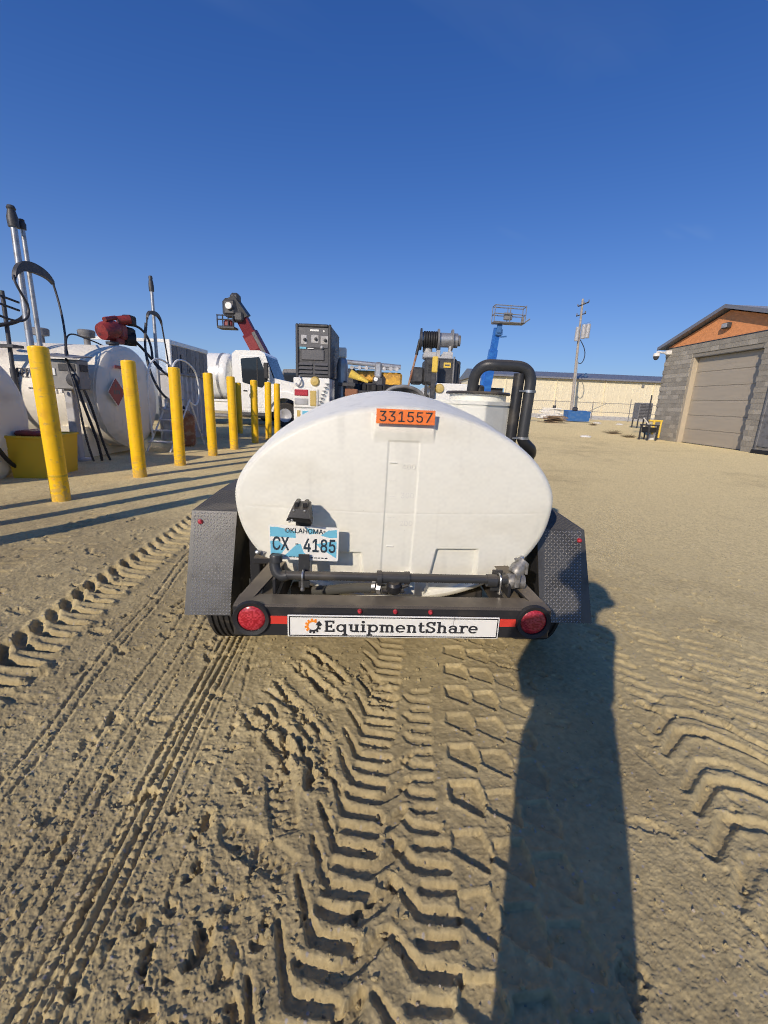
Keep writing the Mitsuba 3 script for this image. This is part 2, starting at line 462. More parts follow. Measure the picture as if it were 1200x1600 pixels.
# holes, scuffs and boot prints
for cx, cy, a, b, d in ((-.52, 1.06, .028, .055, .045), (-.487, .93, .024, .04, .04), (-.40, .75, .03, .05, .05), (-.515, .73, .015, .04, .03), (-.565, .79, .02, .03, .03), (-.33, .70, .02, .03, .03), (-.28, .62, .025, .05, .04),
                        (-.47, .62, .03, .03, .03), (-.36, .86, .025, .02, .025), (-.42, .58, .03, .04, .035), (.62, .70, .03, .05, .03)):
    stamp([(cx - a * .4, cy - b * .6), (cx + a * .3, cy), (cx - a * .2, cy + b * .6)], [a * .35, a * .6, a * .35], d * .50, .008, berm=.25, wob=.012)
for q in range(120):
    cx, cy = rng.normal(-.42, .22), rng.uniform(.46, 1.6)
    r = rng.uniform(.003, .011)
    stamp([(cx, cy), (cx + rng.normal(0, .018), cy + rng.normal(0, .018))], r, rng.uniform(.004, .012), .005, berm=.3, wob=.012)
for q in range(260):
    cx, cy = rng.uniform(-3.2, -.6), rng.uniform(.5, 4.5)
    stamp([(cx, cy), (cx + rng.normal(0, .05), cy + rng.normal(0, .04))], rng.uniform(.008, .02), rng.uniform(.004, .012), .009, berm=.4, wob=.014)
for q in range(170):
    cx, cy = rng.uniform(.6, 3.2), rng.uniform(.5, 3.6)
    stamp([(cx, cy), (cx + rng.normal(.03, .05), cy - abs(rng.normal(0.02, .04)))], rng.uniform(.006, .016), rng.uniform(.003, .008), .008, berm=.5, wob=.014)
for cx, cy, an in ((-.305, 1.17, .35), (-.34, 1.00, 1.1), (-.20, 1.33, .1), (.0, 1.78, .6)):
    ca, sa_ = math.cos(an), math.sin(an)
    R2 = np.array([[ca, -sa_], [sa_, ca]])
    foot = np.array([(-.045, -.13), (.04, -.13), (.05, 0), (.045, .10), (0, .145), (-.045, .10), (-.05, 0)])
    stamp(foot @ R2.T + [cx, cy], 0, .010, .008, closed=True)
    for k in range(14):
        c = np.array([rng.uniform(-.035, .035), -.11 + .018 * k]) @ R2.T + [cx, cy]
        stamp([c + R2 @ [-.012, 0], c + R2 @ [.012, 0]], .0055, .008, .004, berm=.2)
for x0, y0, x1, y1, dep in ((-.45, 1.75, -.2, 1.45, .012), (-.40, 1.9, -.15, 1.62, .012), (-.35, 2.05, -.13, 1.78, .010), (-.50, 1.6, -.3, 1.36, .010), (-.42, 1.45, -.30, 1.30, .012), (-.55, 1.5, -.42, 1.45, .010), (-.25, 1.40, -.17, 1.22, .012)):
    for k in range(3):
        o = rng.normal(0, .03, 2)
        stamp([(x0 + o[0], y0 + o[1]), ((x0 + x1) / 2 + rng.normal(0, .02), (y0 + y1) / 2), (x1 + o[0], y1 + o[1])], [.006, .014, .006], dep, .009, berm=.5, wob=.01)
GZ[np.hypot(GX, GY) > 30] = 0
gi = np.arange(GX.size).reshape(GX.shape)
gf = np.vstack([np.stack([gi[:-1, :-1], gi[:-1, 1:], gi[1:, 1:]], -1).reshape(-1, 3), np.stack([gi[:-1, :-1], gi[1:, 1:], gi[1:, :-1]], -1).reshape(-1, 3)])
g = Thing('ground', None, None, kind='structure')
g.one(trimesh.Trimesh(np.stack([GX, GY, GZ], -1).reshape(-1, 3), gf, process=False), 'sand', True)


# ------------------------------------------------------------------ the water trailer
def slab_text(word, height):
    """Bold slab-serif lettering as shapely shapes; x-height .70 of capitals."""
    s, X = .17, .70

    def st(x, y0, y1, w=s):
        return sg.box(x - w / 2, y0, x + w / 2, y1)

    def sf(x, y, l=.34, h=.11):
        return sg.box(x - l / 2, y, x + l / 2, y + h)

    def bowl(cx, cy, rx, ry, w=.15):
        o = sa.scale(sg.Point(0, 0).buffer(1, 24), rx, ry)
        i = sa.scale(sg.Point(0, 0).buffer(1, 24), rx - w, ry - w * .85)
        return sa.translate(o.difference(i), cx, cy)

    def arch(x0, x1):
        cx, r = (x0 + x1) / 2, (x1 - x0) / 2 + s / 2
        return so.unary_union([bowl(cx, X - r * .85, r, r * .85, s).intersection(sg.box(cx - r, X - r * .85, cx + r, X)), st(x1, 0, X - r * .8), sf(x1, 0, .30)])

    G = {
        'E': ([st(.2, 0, 1), sg.box(.06, 0, .72, .14), sg.box(.06, .86, .70, 1), sg.box(.2, .43, .55, .57), sg.box(.60, 0, .74, .28), sg.box(.58, .74, .72, 1), sg.box(.46, .36, .56, .64)], .80),
        'q': ([bowl(.36, X / 2, .32, X / 2), st(.62, -.28, X), sf(.62, -.28)], .84),
        'u': ([sa.scale(arch(.2, .56), 1, -1, origin=(.38, X / 2)).intersection(sg.box(-1, 0, 2, X)), st(.2, .25, X), st(.58, 0, X), sf(.16, X - .11, .28), sf(.54, X - .11, .26), sf(.64, 0, .26)], .82),
        'i': ([st(.2, 0, X), sf(.2, 0, .40), sf(.16, X - .11, .28), sg.Point(.19, .90).buffer(.115)], .42),
        'p': ([bowl(.46, X / 2, .32, X / 2), st(.2, -.28, X), sf(.2, -.28, .38), sf(.14, X - .11, .26)], .84),
        'm': ([st(.2, 0, X), sf(.2, 0, .30), sf(.14, X - .11, .26), arch(.2, .55), arch(.55, .90)], 1.10),
        'e': ([bowl(.36, X / 2, .33, X / 2).difference(sg.box(.40, .16, .9, .31)), sg.box(.10, .30, .66, .41)], .74),
        'n': ([st(.2, 0, X), sf(.2, 0, .30), sf(.14, X - .11, .26), arch(.2, .58)], .80),
        't': ([st(.2, .12, .92), sg.box(.04, X - .12, .46, X), bowl(.36, .2, .245, .2, s).intersection(sg.box(.1, 0, .52, .16))], .52),
        'S': ([bowl(.36, .74, .31, .265, .16).difference(sg.box(.36, .48, .9, .68)), bowl(.36, .27, .33, .275, .16).difference(sg.box(-.2, .34, .36, .56)), sg.box(.57, .66, .69, 1.0), sg.box(.03, 0, .15, .34)], .76),
        'h': ([st(.2, 0, 1), sf(.2, 0, .30), sf(.14, .89, .26), arch(.2, .58)], .80),
        'a': ([bowl(.32, .22, .27, .235, .14), st(.54, 0, .50), sf(.62, 0, .26), bowl(.34, .45, .285, .255, .14).intersection(sg.box(.0, .46, .63, .72))], .76),
        'r': ([st(.2, 0, X), sf(.2, 0, .40), sf(.14, X - .11, .26), bowl(.46, .42, .30, .28, s).intersection(sg.box(.2, .46, .62, .72))], .62),
    }
    out, x = [], 0
    for ch in word:
        shp, adv = G[ch]
        out.append(sa.translate(so.unary_union(shp), x, 0))
        x += adv
    return sa.scale(so.unary_union(out), height, height, origin=(0, 0)), x * height


TRZ = 3.3
TR = place(.0585, 1.491, 0, TRZ)
tr = Thing('water_trailer', 'white poly water tank trailer with black frame parked in the middle of the sand', 'trailer', at=TR)
A = tr.add

# tank: superellipse shell + domed rear cap with moulded recesses
ZC = .89


def tank_out(th, a, zt, zb):
    c, s = np.cos(th), np.sin(th)
    k = np.clip(s / .7 + .5, 0, 1)
    e = 2.1 - .27 * k * k * (3 - 2 * k)
    x = a * np.sign(c) * np.abs(c) ** (2 / e)
    z = np.where(s > 0, zt, zb) * np.sign(s) * np.abs(s) ** (2 / e)
    return x, ZC + z


def soft(v, lo, hi, e):
    a = np.clip((v - lo + e) / (2 * e), 0, 1)
    b = np.clip((hi + e - v) / (2 * e), 0, 1)
    return a * a * (3 - 2 * a) * b * b * (3 - 2 * b)


def cap_relief(x, z):
    d = np.zeros_like(x)
    d += .0042 * soft(x, -.040 + .02 * (z - .9), .088 + .02 * (z - .9), .004) * soft(z, .40, 1.148, .006)          # gauge strip
    tap = (.70 - z) * .16
    d += .022 * soft(x, .195 - tap, .372 + tap * .25, .005) * soft(z, .30, .690, .006)                              # right pocket
    d += .022 * soft(x, -.352 - tap * .25, -.135 + tap * .3, .005) * soft(z, .30, .665, .006)                        # left pocket
    d -= .010 * soft(x, -.100, .150, .005) * soft(z, 1.165, 1.400, .03)                                        # label boss
    d += .0009 * np.exp(-((z - .848 - .016 * np.abs(x)) / .0035) ** 2)                                               # mould seam
    return d


nt, nr = 720, 200
th = np.arange(nt) * 2 * np.pi / nt + math.pi / 4
rows = []
bx_, bz_ = tank_out(th, .652, .375, .436)
for k in range(nr + 1):
    f = k / nr
    x, z = bx_ * f, ZC + (bz_ - ZC) * f
    yb = .262 + .035 * f ** 2.2 + .0
    y = yb + cap_relief(x + .015, z) * np.clip((1.0 - f) / .03, 0, 1) ** .5
    rows.append(np.stack([x, y, z], -1))
prof = [(.40, .305, .012), (.60, .326, .027), (.80, .358, .042), (.92, .40, .050), (1.0, .46, .056), (1.08, .60, .066), (1.16, .80, .078), (1.2, 1.05, .085), (1.2, 1.4, .082), (1.15, 1.8, .07), (1.0, 2.1, .05), (.8, 2.16, .03)]
from scipy.interpolate import PchipInterpolator
py = np.array([.297, .301, .312, .335, .37, .42, .52, .70, .95, 1.2, 1.6, 1.95, 2.10, 2.16])
pa = np.array([.652, .664, .677, .688, .695, .700, .706, .712, .716, .716, .712, .700, .660, .50])
pt = np.array([.340, .350, .359, .366, .371, .378, .391, .415, .432, .436, .430, .410, .36, .25])
qq = np.r_[np.linspace(0, .2, 12), np.linspace(.22, 1, 60)]
for q in qq[1:]:
    s = q * (len(py) - 1)
    yy, a, zt = (PchipInterpolator(np.arange(len(py)), v)(s) for v in (py, pa, pt))
    x, z = tank_out(th, float(a), float(zt) + .035, .436 + float(a - .652))
    rib = .006 * np.exp(-((yy - .62) / .02) ** 2) + .006 * np.exp(-((yy - 1.05) / .03) ** 2)
    rows.append(np.stack([x * (1 + rib), np.full_like(x, yy), ZC + (z - ZC) * (1 + rib)], -1))
V = np.array(rows) + [.015, 0, 0]
idx = np.arange(V.shape[0] * nt).reshape(-1, nt)
jn = np.roll(idx, -1, 1)
tf_ = np.vstack([np.stack([idx[:-1], jn[:-1], jn[1:]], -1).reshape(-1, 3), np.stack([idx[:-1], jn[1:], idx[1:]], -1).reshape(-1, 3)])
tank = trimesh.Trimesh(V.reshape(-1, 3), tf_, process=True)
if tank.face_normals[np.argmin(tank.triangles_center[:, 1])][1] > 0:
    tank.invert()
TANK = A('tank', tank, 'poly', smooth=True)
for txt, z in (('400', 1.035), ('300', .915), ('200', .795)):
    m = meshkit.text_mesh(txt, .022, .0014)
    m.apply_transform(back(.022, .2700 if z > 1 else .2675, z))
    A('gauge_number', m, 'poly_mark', TANK, False)
for x, z in ((-.028, 1.06), (-.028, .985), (-.028, .92), (-.028, .83), (-.028, .70)):
    A('gauge_tick', bx(x, x + .030, .2655, .277, z, z + .0018), 'poly_mark', TANK, False)
lb = A('number_label', bx(-.090, .143, .2515, .2565, 1.217, 1.274, .001), 'label_orange', TANK, False, label='orange label reading 331557')
m = meshkit.text_mesh('331557', .040, .001)
m.apply_scale([.209 / m.extents[0], 1, 1])
m.apply_transform(back(-.078 - m.bounds[0][0], .2508, 1.226))
A('number', m, 'ink', TANK, False)

# front section: white box tank with round lid
bxp = sg.Polygon([(.05, 1.18), (.585, 1.18), (.79, 1.36), (.79, 1.95), (.60, 2.1), (.05, 2.1)]).buffer(.03, 6)
BOX = A('filler_box', extr(bxp, .76, M4(np.eye(3), (0, 0, .55))), 'poly')
A('rim', extr(bxp.buffer(.008), .022, M4(np.eye(3), (0, 0, 1.306))), 'poly', BOX)
A('neck', lathe([(0, 0), (.19, 0), (.19, .05), (0, .05)], (.64, 1.55, 1.325), (0, 0, 1), 40), 'poly', BOX)
A('lid', lathe([(0, 0), (.215, 0), (.218, .008), (.21, .018), (0, .022)], (.64, 1.55, 1.373), (0, 0, 1), 40), 'black_steel', BOX)
A('lid_vent', lathe([(0, 0), (.03, 0), (.03, .035), (.02, .045), (0, .045)], (.615, 1.42, 1.385), (0, 0, 1), 16), 'black_pipe', BOX)

# fill pipe: up the right side and over into the lid
fp = [(.560, 1.40, 1.38), (.560, 1.38, 1.44), (.575, 1.34, 1.515), (.620, 1.31, 1.546), (.66, 1.30, 1.548), (.73, 1.30, 1.548), (.80, 1.30, 1.547), (.845, 1.30, 1.540), (.890, 1.30, 1.505), (.903, 1.30, 1.45), (.902, 1.30, 1.40)]
FILL = A('fill_pipe', tube(np.vstack([smoothpath(fp, 8), [(.893, 1.30, 1.10)]]), .0345, 24), 'grey_pipe')
A('lower_elbow', tube(smoothpath([(.893, 1.30, 1.115), (.905, 1.30, 1.085), (.94, 1.31, 1.055), (.975, 1.34, 1.025), (.975, 1.40, .95), (.93, 1.45, .80)], 6), .036, 20), 'black_pipe', FILL)
OVER = A('overflow_pipe', tube([(.831, 1.31, 1.505), (.820, 1.31, 1.07), (.78, 1.33, .90)], .034, 20), 'black_pipe')
for z, x in ((1.400, .902), (1.108, .893)):
    A('clamp', cat([lathe([(.036, -.008), (.041, -.008), (.041, .008), (.036, .008)], (x, 1.30, z), (0, 0, 1), 28), bx(x - .075, x - .034, 1.27, 1.30, z - .006, z + .006, .002)]), 'zinc', FILL)
A('bracket', bx(.852, .862, 1.345, 1.36, 1.09, 1.20, .003), 'zinc', OVER)

# frame
FR = A('frame', cat([bx(-.53, -.46, .10, 2.7, .44, .54, .006), bx(.46, .53, .10, 2.7, .44, .54, .006), bx(-.46, .46, .9, 1.0, .44, .535, .006), bx(-.46, .46, 1.9, 2.0, .44, .535, .006),
                     bx(-.46, .46, 2.6, 2.7, .44, .535, .006), bx(-.42, .42, .40, 2.2, .40, .435), bx(-.46, .46, .42, .48, .38, .44, .006),
                     hull([(-.50, 2.68, .44), (-.43, 2.68, .44), (-.50, 2.68, .54), (-.43, 2.68, .54), (-.03, 4.1, .44), (.0, 4.1, .44), (-.03, 4.1, .54), (0, 4.1, .54)]),
                     hull([(.50, 2.68, .44), (.43, 2.68, .44), (.50, 2.68, .54), (.43, 2.68, .54), (.03, 4.1, .44), (.0, 4.1, .44), (.03, 4.1, .54), (0, 4.1, .54)]), bx(-.045, .045, 4.0, 4.45, .45, .54, .008)]), 'black_steel')
BEAM = A('rear_beam', cat([bx(-.606, .606, .002, .012, .425, .548, .004), bx(-.606, .606, .012, .105, .541, .549, .003), bx(-.606, .606, .012, .105, .425, .433, .003), bx(-.606, -.596, .012, .105, .433, .541), bx(.596, .606, .012, .105, .433, .541)]), 'black_steel')
for s in (-1, 1):
    # sloping corner gusset from the beam up to the fender bracket
    A('corner_gusset', cat([hull([(s * .600, .07, .549), (s * .545, .07, .549), (s * .600, .10, .549), (s * .52, .30, .615), (s * .455, .30, .615), (s * .455, .34, .615), (s * .52, .34, .615), (s * .545, .07, .538), (s * .52, .30, .60)]),
                            bx(s * .47, s * .482, .12, .33, .54, .605, .002), bx(s * .455, s * .60, .30, .34, .595, .625, .004)]), 'black_steel', FR)
    A('tank_saddle', cat([hull([(s * .40, .40, .50), (s * .62, .40, .66), (s * .64, .40, .70), (s * .46, .40, .50), (s * .40, .50, .50), (s * .62, .50, .66), (s * .64, .50, .70), (s * .46, .50, .50)]),
                          bx(s * .585, s * .63, .36, .42, .45, .72, .004)]), 'black_steel', FR)
    A('bolt', lathe([(0, 0), (.011, 0), (.011, .008), (.006, .013), (0, .014)], (s * .575, .285, .655), (0, -1, .3), 12), 'zinc', FR)
    A('strap', tube(smoothpath([(s * .565, .30, .64), (s * .53, .31, .655), (s * .49, .33, .66), (s * .46, .36, .675)], 4), .010, 8), 'mid_grey', FR)
    L = A('tail_light', lathe([(.050, .004), (.052, -.010), (.066, -.014), (.069, -.006), (.069, .004)], (s * .537, .002, .4985), (0, 1, 0), 40), 'dark_rubber')
    A('lens', lathe([(0, -.012), (.030, -.0105), (.045, -.006), (.0515, 0), (.0515, .003), (0, .003)], (s * .537, .000, .4985), (0, 1, 0), 40), 'red_lens', L)
    A('reflective_strip', bx(s * .405, s * .468, -.0015, .004, .476, .508), 'red_tape', BEAM, False)
for x in (-.134, 0, .134):
    A('marker_light', lathe([(0, -.012), (.006, -.010), (.009, -.003), (.009, .002), (0, .002)], (x, .001, .533), (0, 1, 0), 16), 'red_lens', BEAM)

# sign board
SG = A('sign_board', bx(-.402, .401, -.012, -.006, .430, .519, .0015), 'sign_white', BEAM, False, label='white board reading EquipmentShare')
bord = sg.box(-.397, .434, .396, .515).difference(sg.box(-.393, .438, .392, .511))
A2 = lambda name, poly, m, d=.0012: tr.add(name, extr(poly, d, back(0, -.0119, 0)), m, BEAM, False)
A2('sign_border', bord, 'ink')
word, ww = slab_text('EquipmentShare', .047)
word = sa.scale(word, .590 / ww, 1, origin=(0, 0))
A2('sign_lettering', sa.translate(word, -.268, .452), 'ink')
# round gear emblem: orange upper left, dark lower right, with an arrow
gear = sg.Point(0, 0).buffer(.024, 24)
for k in range(12):
    gear = gear.union(sa.rotate(sg.box(.020, -.0042, .0305, .0042), k * 30 + 8, origin=(0, 0)))
gear = gear.difference(sg.Point(0, 0).buffer(.0165, 24))
half = sa.rotate(sg.box(-.05, 0, .05, .05), 48, origin=(0, 0)).difference(sa.rotate(sg.box(0, -.004, .05, .05), 30, origin=(0, 0)).intersection(sg.box(0, 0, .05, .012)))
A2('sign_emblem', sa.translate(gear.intersection(half), -.308, .4755), 'orange_ink')
dark = gear.difference(half.buffer(.002)).union(sg.Polygon([(.010, .004), (.036, .004), (.023, .022)]))
A2('sign_emblem', sa.translate(dark, -.308, .4755), 'ink')
A2('sign_crack', sg.Polygon([(.225, .519), (.2262, .519), (.2235, .492), (.2205, .470)]), 'panel_grey')

# spray bar, valves, fittings along the back
BAR = A('spray_bar', tube([(-.455, .15, .610), (.50, .15, .607)], .0178, 20), 'grey_pipe')
A('end_elbow', cat([tube(smoothpath([(-.43, .15, .610), (-.462, .15, .611), (-.474, .155, .627), (-.474, .165, .685)], 6), .0212, 16), lathe([(0, 0), (.0255, 0), (.0255, .024), (.022, .03), (0, .03)], (-.474, .16, .662), (0, .1, 1), 16)]), 'grey_pipe', BAR)
A('tee', cat([cyl((-.052, .15, .608), (.052, .15, .608), .0235), cyl((0, .15, .60), (0, .15, .545), .024), lathe([(.031, -.009), (.031, .009)], (-.058, .15, .605), (1, 0, 0), 20), cyl((-.068, .15, .608), (-.048, .15, .608), .0262), cyl((.046, .15, .608), (.066, .15, .608), .0262)]), 'grey_pipe', BAR)
A('valve', cat([lathe([(0, 0), (.026, 0), (.030, .01), (.030, .035), (.022, .045), (0, .045)], (.002, .14, .552), (0, -.2, 1), 16), bx(-.045, .045, .125, .16, .549, .562, .004), cyl((.03, .14, .57), (.06, .13, .585), .007, n=10)]), 'black_pipe', BAR)
for x in (-.365, .437):
    A('u_bolt', cat([tube(smoothpath([(x, .125, .560), (x, .124, .60), (x, .135, .628), (x, .15, .632), (x, .168, .625), (x, .174, .60)], 5), .0042, 8), cyl((x, .125, .556), (x, .125, .566), .009, n=8)]), 'zinc', BAR)
    A('post', bx(x - .022, x + .022, .175, .182, .545, .64 if x > 0 else .69, .002), 'grey_pipe', BAR)
A('union', cyl((.385, .15, .6035), (.425, .15, .6035), .026), 'grey_pipe', BAR)
A('quick_coupler', cat([lathe([(0, 0), (.028, 0), (.033, .012), (.033, .03), (.028, .042), (.030, .05), (.030, .07), (0, .07)], (.47, .15, .603), (1, 0, .0), 20), bx(.49, .51, .105, .118, .59, .65, .003)]), 'cast_alloy', BAR)
A('quick_coupler', cat([lathe([(0, 0), (.027, 0), (.032, .012), (.032, .035), (.026, .05), (.026, .07), (0, .07)], (.505, .17, .625), (.5, .2, .65), 20), bx(.545, .556, .15, .19, .63, .68, .003)]), 'cast_alloy', BAR)
A('supply_hose', tube(smoothpath([(-.02, .16, .550), (-.09, .185, .545), (-.16, .21, .532), (-.24, .25, .505), (-.34, .30, .475)], 8), .021, 14), 'hose_grey', BAR)
A('hose_clamp', lathe([(.0245, -.008), (.027, -.008), (.027, .008), (.0245, .008)], (-.075, .18, .555), (1, -.3, .02), 20), 'zinc', BAR)
A('fitting', cyl((-.062, .172, .556), (-.045, .166, .556), .028, n=6), 'galv', BAR)
A('outlet_pad', bx(.03, .10, .215, .30, .50, .575, .004), 'poly', TANK)

# number plate
PL = A('number_plate', hull([(x, y, z) for y in (.196, .199) for x, z in ((-.508, .800), (-.503, .806), (-.231, .799), (-.226, .793), (-.229, .660), (-.234, .655), (-.499, .661), (-.504, .667))]), 'sign_white', smooth=False, label='white and light blue plate reading OKLAHOMA CX 4185')
pt_ = lambda name, poly, m, d=.0006, y=.196: A(name, extr(poly, d, back(0, y, 0)), m, PL, False)
sky1 = so.unary_union([sg.Polygon([(-.502, .797), (-.47, .797), (-.40, .780), (-.40, .752), (-.502, .757)]), sg.Polygon([(-.502, .738), (-.47, .740), (-.44, .71), (-.47, .668), (-.502, .670)]),
                       sg.Polygon([(-.450, .672), (-.398, .724), (-.381, .728), (-.368, .690), (-.345, .672)]), sg.Polygon([(-.235, .790), (-.27, .786), (-.30, .765), (-.262, .755), (-.234, .757)]),
                       sg.Polygon([(-.235, .742), (-.268, .738), (-.318, .728), (-.30, .708), (-.285, .700), (-.236, .668)]), sg.Polygon([(-.36, .795), (-.335, .793), (-.31, .775), (-.345, .768)])])
pt_('sky_print', sky1, 'plate_blue')


def plate_text(txt, x0, x1, z, h, bold=False):
    m = meshkit.text_mesh(txt, h, .0006, bold)
    m.apply_translation([-m.bounds[0][0], 0, 0])
    m.apply_scale([(x1 - x0) / m.extents[0], 1, 1])
    m.apply_transform(trimesh.transformations.rotation_matrix(-.024, [0, 0, 1]))
    m.apply_transform(back(x0, .1952, z))
    A('plate_lettering', m, 'plate_ink', PL, False)


plate_text('OKLAHOMA', -.442, -.290, .775, .019, True)
plate_text('CX', -.494, -.428, .702, .054, True)
plate_text('4185', -.370, -.240, .696, .054, True)
plate_text('-', -.402, -.390, .710, .04)
for k in range(11):
    pt_('plate_fine_print', sg.box(-.428 + k * .0145, .6690 - k * .0004, -.428 + k * .0145 + .011, .6735 - k * .0004), 'plate_ink', .0005, .1957)
pt_('plate_bolt', sg.Point(-.440, .786).buffer(.004), 'mid_grey', .002)
pt_('plate_bolt', sg.Point(-.285, .782).buffer(.004), 'mid_grey', .002)
PLAMP = A('plate_lamp', cat([hull([(-.425, .12, .845), (-.325, .12, .835), (-.418, .19, .84), (-.330, .19, .835), (-.402, .11, .895), (-.338, .11, .893), (-.400, .20, .905), (-.338, .20, .903), (-.41, .10, .865), (-.332, .10, .86)]),
                             bx(-.395, -.379, .13, .20, .895, .916, .003), bx(-.362, -.345, .13, .20, .895, .914, .003), bx(-.40, -.34, .198, .225, .80, .90, .003)]), 'black_pipe')
for x, z in ((-.393, .889), (-.352, .888), (-.40, .852), (-.388, .866), (-.41, .846)):
    A('screw', lathe([(0, -.004), (.0045, -.003), (.005, .002), (0, .002)], (x, .108 if z > .88 else .1075, z), (0, 1, 0), 10), 'zinc', PLAMP)
A('plate_bracket', bx(-.385, -.345, .2005, .207, .60, .80, .001), 'grey_pipe')

# fenders in tread plate, wheels
bar0 = hull([(-.0085, 0, 0), (0, -.0028, 0), (.0085, 0, 0), (0, .0028, 0), (-.0045, 0, .0024), (.0045, 0, .0024)])


def tread(o, ex, ey, nu, nv, pitch=.030):
    ex, ey = np.array(ex, float) / np.linalg.norm(ex), np.array(ey, float) / np.linalg.norm(ey)
    n = np.cross(ex, ey)
    out = []
    for i in range(nu):
        for j in range(nv):
            a = math.radians(45 if (i + j) % 2 else -45)
            u = ex * math.cos(a) + ey * math.sin(a)
            w = np.cross(n, u)
            m = bar0.copy()
            m.apply_transform(M4([u, w, n], np.array(o) + ex * (i + .5) * pitch + ey * (j + .5) * pitch))
            out.append(m)
    return cat(out)


for s in (-1, 1):
    xo, xi = s * (.907 if s < 0 else .937), s * .705
    dz = .0 if s < 0 else -.045
    prof_f = [(.33, .332 + .35 * dz), (.46, .786 + dz), (.85, .802 + dz), (1.20, .802 + dz), (1.45, .56 + dz)]
    xos, xis = [s * (.923 if s < 0 else .975), xo, xo, xo, xo], [s * .722, xi, xi, xi, xi]
    pan = []
    for k in range(1, 4):
        (y0, z0), (y1, z1) = prof_f[k], prof_f[k + 1]
        q = np.array([(xos[k], y0, z0), (xis[k], y0, z0), (xis[k + 1], y1, z1), (xos[k + 1], y1, z1)])
        nn = np.array([0, -(z1 - z0), y1 - y0])
        nn = nn / np.linalg.norm(nn)
        pan.append(quad_sheet(q, -.004, nn))
    FN = A('fender', cat(pan), 'plate_dusty', smooth=False)
    nn = np.array([0, -(prof_f[1][1] - prof_f[0][1]), prof_f[1][0] - prof_f[0][0]])
    A('rear_panel', quad_sheet([(xos[0], *prof_f[0]), (xis[0], *prof_f[0]), (xis[1], *prof_f[1]), (xos[1], *prof_f[1])], -.004, nn / np.linalg.norm(nn)), 'tread_plate', FN, False)
    inn = [(y, z - .005) for y, z in prof_f] + [(1.43, .48 + dz), (.40, .34 + dz)]
    A('inner_skirt', extr(sg.Polygon(inn), .004, M4([[0, 1, 0], [0, 0, 1], [1, 0, 0]], (s * .722 - (0.004 if s > 0 else 0), 0, 0))), 'black_steel', FN)
    lip = [(y, z - .004) for y, z in prof_f]
    A('edge_lip', cat([quad_sheet([(xo, y0, z0), (xo, y1, z1), (xo, y1, z1 - .03), (xo, y0, z0 - .0)], .004, (-s, 0, 0)) for (y0, z0), (y1, z1) in zip(lip[:-1], lip[1:])]), 'tread_plate', FN, False)
    x0 = min(xo, xi) + (.008 if s < 0 else .035)
    e1 = np.array([0, prof_f[1][0] - prof_f[0][0], prof_f[1][1] - prof_f[0][1]])
    l1 = np.linalg.norm(e1)
    e2 = np.array([0, prof_f[2][0] - prof_f[1][0], prof_f[2][1] - prof_f[1][1]])
    nrm1 = np.cross([1, 0, 0], e1 / l1)
    A('tread_pattern', tread(np.array([x0, prof_f[0][0], prof_f[0][1]]), (1, 0, 0), e1, 13, int(l1 / .0142), .0142), 'tread_bar', FN, False, kind='stuff')
    A('top_tread_pattern', tread(np.array([x0, prof_f[1][0], prof_f[1][1]]), (1, 0, 0), e2, 13, 27, .0142), 'plate_dusty', FN, False, kind='stuff')
    A('side_marker', lathe([(0, -.012), (.008, -.010), (.0115, -.003), (.0115, .004), (0, .004)], (s * (.867 if s < 0 else .912), .444, .738 + dz), (0, 1, -.25), 16), 'red_lens', FN)
    wy, wr, wx = .83, .335, s * (.805 if s < 0 else .83)
    WH = A('wheel', lathe([(.20, -.095), (.30, -.102), (.325, -.092), (.338, -.080), (.340, 0), (.338, .080), (.325, .092), (.30, .102), (.20, .095)], (wx, wy, wr), (1, 0, 0), 64), 'tyre')
    ribs = [lathe([(.3405, -.008 + c), (.347, -.007 + c), (.347, .007 + c), (.3405, .008 + c)], (wx, wy, wr), (1, 0, 0), 64) for c in (-.068, -.040, -.013, .014, .041, .068)]
    A('tread', cat(ribs), 'tyre', WH)
    A('rim', lathe([(0, -.03), (.14, -.03), (.19, -.09), (.205, -.09), (.205, .09), (.19, .09), (.14, .03), (0, .03)], (wx, wy, wr), (1, 0, 0), 32), 'light_grey', WH)
A('axle', cyl((-.76, .83, .335), (.76, .83, .335), .035), 'black_steel', FR)

# ------------------------------------------------------------------ bollards
bspec = [(-3.885, 5.034, 'tall yellow bollard nearest the camera with a dark ring near its foot', True), (-3.861, 6.692, 'second yellow bollard from the camera, by the red diamond placard', False),
         (-3.83, 7.98, 'third yellow bollard from the camera, standing in front of the white ladder', False), (-3.82, 9.50, 'fourth yellow bollard from the camera, in front of the white tanker barrel', False),
         (-3.80, 10.80, 'fifth yellow bollard from the camera, partly covering another bollard', False), (-3.80, 12.55, 'third yellow bollard from the far end with a ring near its middle', True),
         (-3.73, 13.75, 'yellow bollard next to the far end with a slanting shadow on it', False), (-3.71, 14.75, 'farthest yellow bollard of the front row, in front of the truck wheel', False),
         (-5.25, 15.6, 'yellow bollard half hidden behind the fifth bollard, against the white cab door', False),
         (-3.90, 3.68, 'yellow bollard next nearer to the camera, beside the tank row', False), (-3.92, 2.40, 'yellow bollard nearest the viewer, beside the tank row', False),
         (-4.02, 2.02, 'added unseen yellow bollard outside the left edge, thickening the shadow bands', False), (-4.75, 3.55, 'added unseen yellow bollard near the left tank, casting one more shadow streak', False)]  # last two are added out of view to widen the shadow bands
